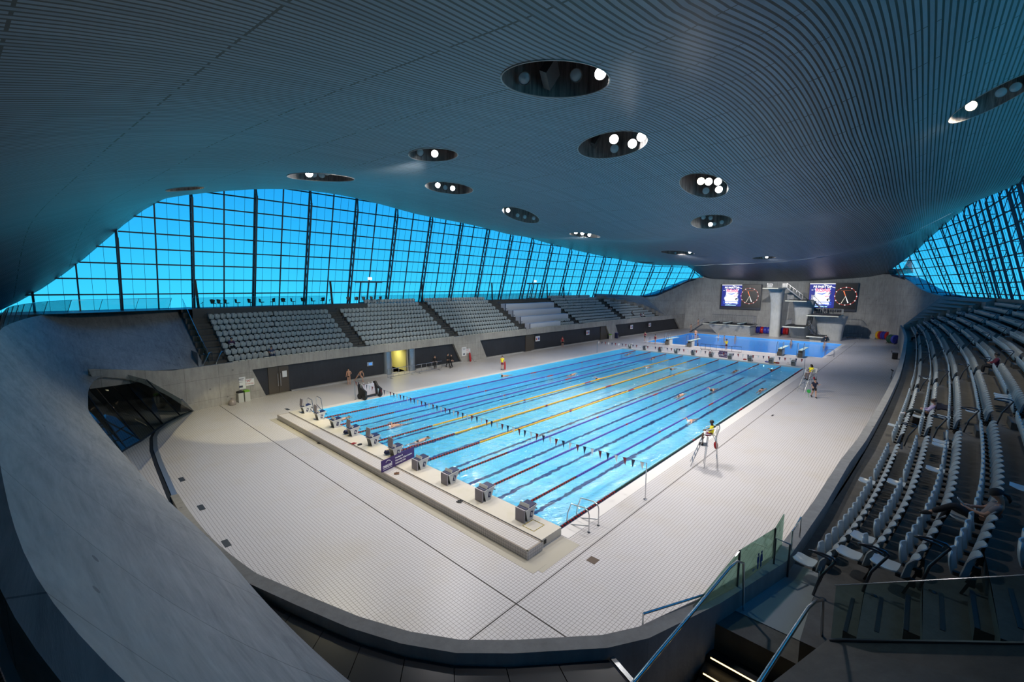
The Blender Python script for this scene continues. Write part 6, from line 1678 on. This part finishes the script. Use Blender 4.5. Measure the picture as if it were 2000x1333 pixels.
# seated lifeguards
for C_, rz_, lb in ((GC1, PI*.12, 'lifeguard in a yellow shirt sitting on the nearer high chair, resting on its arm'), (GC2, PI*.30, 'lifeguard in a yellow shirt sitting on the farther high chair')):
    q = pz(SIT, haL=(-.22, .34, .72), wrL=(-.20, .27, .72), knL=(-.12, .40, .44), anL=(-.12, .38, -.10), toL=(-.13, .52, -.14), knR=(.12, .40, .44), anR=(.12, .38, -.10), toR=(.13, .52, -.14))
    person(lb, (C_[0], C_[1], 1.40), rz_, q, M_skind, M_hair, (('shirt', M_tyel), ('shorts', M_maroon), ('shoes', M_black)), longhair=C_ is GC2, fingers=C_ is GC1)
# standing figures on decks
FACE_CAM = YAW-PI/2+PI
def st_at(px, py): return on_z(px, py)
person('lifeguard in yellow shirt and red shorts standing on the far deck with a red buoy', st_at(981, 723), FACE_CAM-.3, pz(STAND, wrL=(-.2, .12, .95)), M_skin, M_hair, (('shirt', M_tyel), ('shorts', M_maroon), ('shoes', M_black)))
P = st_at(985, 723); t = thing('rescue_tube', 'red rescue tube held beside the standing far-deck lifeguard', 'rescue buoy', (float(P[0]), float(P[1])-.1, .02)); b = MB(); b.lathe([(.02, 0), (.09, .06), (.1, .5), (.08, .95), (.02, 1.05)], (0, 0, 0), 10); b.build('float', M_red, t, smooth=True)
person('lifeguard in yellow and red standing behind the turning end, facing the diving pool', st_at(1418, 684), YAW-PI/2, pz(STAND, elL=(-.26, .06, 1.16), wrL=(-.12, .20, 1.2), haL=(-.05, .24, 1.22), elR=(.26, .06, 1.16), wrR=(.12, .20, 1.2), haR=(.05, .24, 1.22)), M_skin, M_hair, (('shirt', M_tyel), ('shorts', M_maroon)))
person('coach in black with arms spread wide on the deck beside the diving pool', st_at(1612, 674.5), YAW-PI/2, pz(STAND, elL=(-.44, .02, 1.40), wrL=(-.66, .04, 1.34), haL=(-.74, .05, 1.31), elR=(.44, .02, 1.40), wrR=(.66, .04, 1.34), haR=(.74, .05, 1.31)), M_skin, M_hair, (('shirt', M_tblk), ('shorts', M_tblk)))
person('bare-chested bather in black trunks standing by the first dark panel', st_at(682, 752), FACE_CAM, pz(STAND, wrL=(-.13, .2, 1.10), haL=(-.07, .22, 1.12), elL=(-.27, .0, 1.16)), M_skin, M_hair, (('trunks', M_tblk),))
BEND = pz(STAND, pelvis=(0, -.1, .80), waist=(0, .02, .92), chest=(0, .16, 1.06), neck=(0, .26, 1.18), hb=(0, .31, 1.23), head=(0, .36, 1.30), top=(0, .38, 1.37), shL=(-.17, .2, 1.12), elL=(-.2, .32, .90), wrL=(-.14, .40, .68), haL=(-.12, .43, .6), shR=(.17, .2, 1.12), elR=(.2, .32, .90), wrR=(.2, .34, .62), haR=(.2, .36, .54),
          hiL=(-.09, -.1, .78), knL=(-.2, .22, .50), anL=(-.2, .20, .08), toL=(-.2, .34, .04), hiR=(.09, -.1, .78), knR=(.12, -.36, .44), anR=(.12, -.66, .10), toR=(.12, -.52, .04))
person('bare-chested bather in pale trunks bending into a lunge by the first dark panel', st_at(703, 747), FACE_CAM+1.2, BEND, M_skin, M_hair, (('trunks', M_grey),))
for i, (px, py, lb, po, rz_) in enumerate([(850, 721.5, 'person in black standing behind the crowd barrier', STAND, FACE_CAM), (875, 717.5, 'person in black walking by the dark panel, ahead of a companion', WALK, FACE_CAM+1.0), (882, 719, 'second person in black walking close behind by the dark panel', WALK, FACE_CAM-.8)]):
    person(lb, st_at(px, py), rz_, po, M_skin, M_hair, (('longsleeve', M_tblk), ('trousers', M_tblk), ('shoes', M_black)))
P = st_at(1098.5, 678.5); person('person in red top by the second dark panel holding red kit', P, FACE_CAM, STAND, M_skin, mat('red cap cloth', (.4, .02, .03), .6), (('shirt', mat('red cloth', (.35, .02, .03), .7)), ('shorts', M_tblk)))
person('bather in dark swimsuit walking on the deck near the low springboards', st_at(1259.5, 666), FACE_CAM-1.0, WALK, M_skin, M_hairb, (('vest', M_maroon), ('shorts', M_tblk)))
person('bather in swimsuit stepping toward the low springboards', st_at(1279.5, 673), FACE_CAM+2.0, WALK, M_skin, M_hair, (('vest', M_maroon),))
Pd = on_z(1334, 681); person('diver in black trunks standing on a low springboard', (62.6, float(Pd[1])-.02, 1.06), -PI/2, pz(STAND, elL=(-.25, .05, 1.18), wrL=(-.1, .2, 1.2)), M_skin, M_hair, (('trunks', M_tblk),))
Ys = Ya+2.5; f_ = Vector((84.8, Ya+5.4, 0)).lerp(Vector((85.2, Ya+2.5, zS)), .15)
person('bather in white trunks at the foot of the springboard block stairs', (f_.x, f_.y+.3, 0.05), -PI/2-.6, WALK, M_skin, M_hair, (('trunks', M_grey),))
f_ = Vector((84.8, Ya+5.4, 0)).lerp(Vector((85.2, Ya+2.5, zS)), .55); person('bather halfway up the springboard block stairs', (f_.x, f_.y, f_.z+.05), -PI-.2, WALK, M_skin, M_hair, (('trunks', M_tblk),))

# spectators in the stands
def seat_at(px, py, r, side=-1, dz=.55):
    """point on row r seat line seen at the pixel"""
    P = march(px, py, lambda x, y, z: z-(row_z(r)+dz)); 
    return P
def row_person(label, X, r, side, po, rz_extra=0, **k):
    y = float(yside(side, float(row_w(X, r))+(.58 if r else .92))); base = 0 if side < 0 else PI
    return person(label, (X, y, row_z(r)), base+rz_extra, po, **k)
# woman reading a phone: near stand, pixel (1905,985)
SP = pz(SIT, pelvis=(0, -.02, .52), waist=(0, -.14, .62), chest=(0, -.24, .80), neck=(0, -.26, .98), hb=(0, -.23, 1.05), head=(0, -.18, 1.13), top=(0, -.16, 1.21), face=(0, 1, -.45),
        shL=(-.17, -.22, .93), elL=(-.24, -.05, .70), wrL=(-.12, .18, .70), haL=(-.07, .25, .72), shR=(.17, -.22, .93), elR=(.24, -.05, .70), wrR=(.12, .16, .70), haR=(.07, .24, .72),
        hiL=(-.10, .06, .50), knL=(-.16, .40, .74), anL=(-.14, .78, .42), toL=(-.14, .90, .36), hiR=(.10, .06, .50), knR=(.16, .48, .56), anR=(.16, .62, .10), toR=(.16, .77, .05))
X = find_X(1910, 965, 3, 1.05); woman = row_person('woman in grey T-shirt and black cap reading a phone in the near stand', X, 3, -1, SP, -.05, skin=M_skin, wear=(('shirt', M_grey), ('trousers', M_tblk), ('shoes', M_black), ('cap', M_tblk)), hair='none', longhair=True, fingers=True)
woman_loc = woman.location
ph = thing('mobile_phone', 'thin pale phone held by the woman in the black cap', 'phone', (woman_loc[0], woman_loc[1]+.33, woman_loc[2]+.80), -.05); b = MB(); b.box((0, 0, 0), (.09, .012, .17), (-.7, 0, 0)); b.build('case', M_white, ph, bevel=.004); b = MB(); b.box((0, -.006, .006), (.078, .006, .155), (-.7, 0, 0)); b.build('screen', mat('phone screen', (.1, .11, .14), .1), ph)
X = find_X(1803, 785, 1, 1.05)
LEAN = pz(SP, knL=(-.12, .46, .66), anL=(-.12, .78, .40), toL=(-.12, .90, .36))
lp = row_person('person in lilac top with knees up, seated beside a dark coat in the near stand', X, 1, -1, LEAN, .0, skin=M_skin, hair=M_hairb, wear=(('longsleeve', M_lil), ('trousers', M_slate), ('shoes', M_white)))
t = thing('dark_coat', 'long dark navy coat spread over the seat backs behind the person in lilac', 'coat', tuple(lp.location)); b = MB()
rows_ = []
for i in range(9):
    f = i/8; rows_.append([(-.34+.68*j/6+.05*math.sin(i*1.7+j), -.30-1.25*f, 1.00-.42*f*f+.09*math.sin(j*1.9+i*.8)*(1-.3*f)-(.16 if j in (0, 6) else 0)) for j in range(7)])
b.grid(rows_); b.grid([[(p[0], p[1], p[2]-.05) for p in r_] for r_ in rows_], True); b.build('cloth', M_tnavy, t, smooth=True, recalc=False)
t = thing('backpack', 'black backpack on the floor by the person in lilac', 'bag', (lp.location[0]-.45, lp.location[1]+.35, lp.location[2]+.0)); b = MB(); b.box((0, 0, .22), (.32, .24, .42)); b.build('body', M_black, t, bevel=.05); b = MB(); b.tube([(-.1, -.13, .38), (-.12, -.2, .25), (-.1, -.13, .08)], .015, 6); b.tube([(.1, -.13, .38), (.12, -.2, .25), (.1, -.13, .08)], .015, 6); b.build('strap', M_black, t)
X = find_X(1935, 697, 4, 1.05); row_person('person in burgundy top and dark trousers seated alone high in the near stand', X, 4, -1, SIT, .1, skin=M_skin, wear=(('longsleeve', M_burg), ('trousers', M_tblk), ('shoes', M_white)))
X = find_X(1790, 652, 0, 1.0); row_person('person in black lounging in the front row near the end of the near stand', min(X, 77), 0, -1, SIT, .4, skin=M_skin, wear=(('longsleeve', M_tblk), ('trousers', M_tblk)))
X = find_X(1848, 613, 3, .95); row_person('person in navy stretched out high at the end of the near stand', min(X, 77), 3, -1, SIT, .9, skin=M_skin, wear=(('longsleeve', M_tnavy), ('trousers', M_tnavy)))
def far_X(px, r): 
    y = None
    P = march(px, 600, lambda x, y, z: (y-YC)-row_w(x, r)-.6); return float(P[0])
for px, r, lb, w_ in [(447, 2, 'person in dark purple seated in the third row of the far stand by the steps', (('longsleeve', mat('purple cloth', (.05, .02, .08), .8)), ('trousers', M_tblk))),
                      (527, 0, 'person in blue seated alone in the front row of the far stand', (('shirt', M_denim), ('trousers', M_denim))),
                      (1190, 4, 'spectator in dark top seated in the far stand beside the aisle after the press desks', (('longsleeve', M_tblk), ('trousers', M_grey))),
                      (1235, 1, 'spectator in dark top seated in the last block of the far stand', (('longsleeve', M_tblk), ('trousers', M_tblk))),
                      (1255, 0, 'spectator in maroon at the front of the last block of the far stand', (('longsleeve', M_maroon), ('trousers', M_tblk))),
                      (1260, 0, 'spectator in white next to the one in maroon in the far stand', (('shirt', M_white), ('trousers', M_tblk)))]:
    row_person(lb, far_X(px, r), r, 1, SIT, 0, skin=M_skin, wear=w_)

# swimmers: prone, mostly under the surface
SWIM = pose(pelvis=(0, 0, 0), waist=(0, .16, .02), chest=(0, .36, .03), neck=(0, .54, .04), hb=(0, .60, .05), head=(0, .69, .06), top=(0, .77, .07), face=(0, .3, -1),
            shL=(-.17, .48, .03), elL=(-.22, .74, .02), wrL=(-.16, .98, -.02), haL=(-.15, 1.06, -.04), shR=(.17, .46, .05), elR=(.34, .32, .22), wrR=(.42, .54, .20), haR=(.42, .62, .14),
            hiL=(-.09, -.04, -.01), knL=(-.10, -.45, -.03), anL=(-.1, -.86, -.02), toL=(-.1, -.98, -.05), hiR=(.09, -.04, -.01), knR=(.10, -.44, -.08), anR=(.1, -.84, -.10), toR=(.1, -.97, -.14))
UPR = pose(**{k_: (v[0], v[1], v[2]-1.50) for k_, v in STAND.items()})
laneword = ['first', 'second', 'third', 'fourth', 'fifth', 'sixth', 'seventh', 'eighth', 'ninth', 'tenth']
M_foam = mat('white splash', (.75, .80, .82), .5)
sw = [(664, 819, 1), (778, 829, -1), (818, 861, 1), (989, 733, -1), (1116, 732, 1), (1172, 739, -1), (1226, 692, 1), (1268, 717, -1), (1273, 701, 1), (1315, 720, -1), (1327, 773, 1), (1394, 760, -1), (1434, 726, 1), (1352, 820, -1), (1485, 763, 1), (1509, 722, -1)]
desc = ['with dark hair at the wall beside the raised block covers', 'in a pale violet cap among the red rope ends', 'with an orange-lit back stretched by the red rope ends', 'alone in the tenth lane by the far-deck lifeguard', 'in dark kit between the violet ropes halfway down', 'close behind another between the yellow ropes', 'in a yellow cap near the distant pole', 'arm raised between two yellow ropes', 'close to the turning end between violet ropes', 'splashing between the yellow ropes', 'in the second lane from the lifeguards, halfway', 'in the middle of the third lane, reaching', 'pink-backed near the turning end splashes', 'near the closer lifeguard chair, low in the water', 'by the pool edge before the farther lifeguard chair', 'at the turning end by the farther lifeguard chair']
for i, ((px, py, dr), ds) in enumerate(zip(sw, desc)):
    P = on_z(px, py, 0); cap = i % 3
    t = person('swimmer '+ds, (P[0], min(24.6, max(.7, float(P[1]))), -.075), -PI/2 if dr > 0 else PI/2, SWIM, M_skin, M_hair if cap != 1 else 'none', (('trunks', M_tblk),)+((('swimcap', [M_blue, M_white, M_tyel][i % 3]),) if cap == 1 else ()))
dsw = [(1363, 657, 'with dark hair near the springboard block in the diving pool'), (1415, 658, 'bobbing below the springboard block'), (1363, 674, 'at the near edge of the diving pool behind the black barrier'), (1550, 664, 'by the white board edge below the middle tower'), (1610, 671, 'at the corner of the diving pool by the broad tower'), (1447, 655, 'climbing at the diving pool wall')]
for px, py, ds in dsw:
    P = on_z(px, py, 0); person('swimmer '+ds, (min(82.2, float(P[0])), min(26.2, max(.4, float(P[1]))), -.02), 1.0, UPR, M_skin, M_hair, (('trunks', M_tblk),))
P = on_z(1403, 660, 0); t = person('diver entering the water upside down with legs up', (min(81.5, float(P[0])), float(P[1]), 0), 0, pose(**{k_: (v[0]*.6, v[1]*.3, .95-v[2]) for k_, v in STAND.items()}), M_skin, 'none', (('trunks', M_tblk),))
b = MB(); 
for i in range(40):
    a = rnd.uniform(0, 6.28); r_ = rnd.uniform(.05, .7); b.lathe([(.0001, -.05), (rnd.uniform(.03, .09), 0), (.0001, .08)], (P[0]*1.0+r_*math.cos(a) if P[0] < 81.5 else 81.5+r_*math.cos(a), P[1]+r_*math.sin(a), rnd.uniform(-.02, .22)), 6)
tag(b.build('splash_foam', M_foam, None, smooth=True), 'white foam splash around the diver entering the diving pool', 'splash', None, 'stuff')

# sandals, towels, kit on the tiled step and deck
def sandals(label, P, z, m_, a=0):
    for s_ in (0, 1):
        t = thing('sandal', label+(', one of the pair' if s_ == 0 else ', its partner'), 'sandal', (float(P[0])+s_*.14*math.cos(a), float(P[1])+s_*.14*math.sin(a), z), a+s_*.3)
        b = MB(); b.prism([(-.045, -.12), (.045, -.12), (.05, .05), (.03, .14), (-.03, .14), (-.05, .05)], 0, .025, lambda u, v, d: (u, v, d)); b.build('sole', m_, t)
        b = MB(); b.tube([(-.045, .03, .02), (0, .03, .06), (.045, .03, .02)], .012, 5); b.build('strap', m_, t)
sandals('black sandal on the tiled step level with the second shut block', on_z(897, 982, .35), .36, M_black, .4)
sandals('brown sandal on the tiled step by the club banner', on_z(775, 927, .35), .36, mat('brown sandal', (.12, .05, .02), .6), 1.0)
sandals('red sandal on the raised pool end between raised covers', on_z(689, 868, .35), .36, M_red, .3)
sandals('black sandal on the raised pool end beside the red pair', on_z(703, 870, .35), .36, M_black, 1.2)
sandals('black sandal on the deck below the middle of the tiled step', on_z(622, 867, 0), .01, M_black, .2)
for px, py, m_, lb in [(757, 888, M_yel, 'blue and yellow kit bag behind the block next to the banner'), (677, 848, M_navy, 'navy kit bag behind the block with the raised cover nearest the corner ladder')]:
    P = on_z(px, py, .35); t = thing('kit_bag', lb, 'bag', (P[0], P[1], .36)); b = MB(); b.tube([(-.2, 0, .12), (-.12, 0, .14), (.12, 0, .14), (.2, 0, .12)], [.06, .13, .13, .06], 10); b.build('body', M_navy, t, smooth=True); b = MB(); b.box((0, 0, .26), (.2, .05, .03)); b.build('handle', m_, t)
for i, (px, m_, sh) in enumerate([(1455, M_red, 'red'), (1468, M_navy, 'navy'), (1500, M_blue, 'blue'), (1514, M_yel, 'yellow'), (1522, M_red, 'red'), (1543, M_white, 'white'), (1551, M_white, 'white')]):
    P = on_z(px, 702.5+(px-1455)*.075, .18); t = thing('kit_bag', f'{sh} swim kit bag on the turning end deck, {["first", "second", "third", "fourth", "fifth", "sixth", "last"][i]} toward the lifeguard', 'bag', (51.4, float(P[1]), .0)); b = MB(); b.box((0, 0, .14), (.26, .42, .26)); b.build('body', m_, t, bevel=.06); b = MB(); b.tube([(0, -.12, .26), (0, 0, .36), (0, .12, .26)], .014, 5); b.build('handle', M_black, t)
# kit against the near parapet
P = on_z(1748, 742); t = thing('music_stand', 'black folding stand by the parapet of the near stand', 'stand', (float(P[0]), float(P[1])+.3, 0)); b = MB(); b.tube([(0, 0, 0), (0, 0, 1.0)], .02, 6); b.tube([(-.3, 0, 0), (0, 0, .4), (.3, .1, 0)], .015, 5); b.build('frame', M_black, t); b = MB(); b.box((0, 0, 1.0), (.6, .3, .03), (.5, 0, 0)); b.build('tray', M_black, t)
P = on_z(1753, 702); t = thing('equipment_case', 'black wheeled case on the deck against the near parapet', 'case', (float(P[0]), float(P[1])+.3, 0)); b = MB(); b.box((0, 0, .45), (1.1, .6, .8)); b.build('body', M_black, t, bevel=.05); b = MB(); b.tube([(-.5, .3, .8), (-.5, .45, 1.1), (.5, .45, 1.1), (.5, .3, .8)], .02, 6); b.build('handle', M_dsteel, t)
"""done"""

# small warm lamps inside the dim lobby behind the entrance glazing
for i, (x, y) in enumerate([(-14.6, 29), (-14.8, 31.5), (-12.4, 35), (-15.2, 34), (-10.6, 35.5)]):
    t = thing('lobby_lamp', 'small warm ceiling lamp glowing behind the dark entrance glazing', 'lamp', (x, y, 4.25), .3, 'lamps behind the entrance glazing')
    b = MB(); b.box((0, 0, .08), (1.2, .2, .06)); b.build('housing', M_dsteel, t); b = MB(); b.box((0, 0, .04), (1.1, .12, .02)); b.build('tube', mat('warm tube', (1, .8, .5), .4, 0, (1, .78, .5), 6), t)
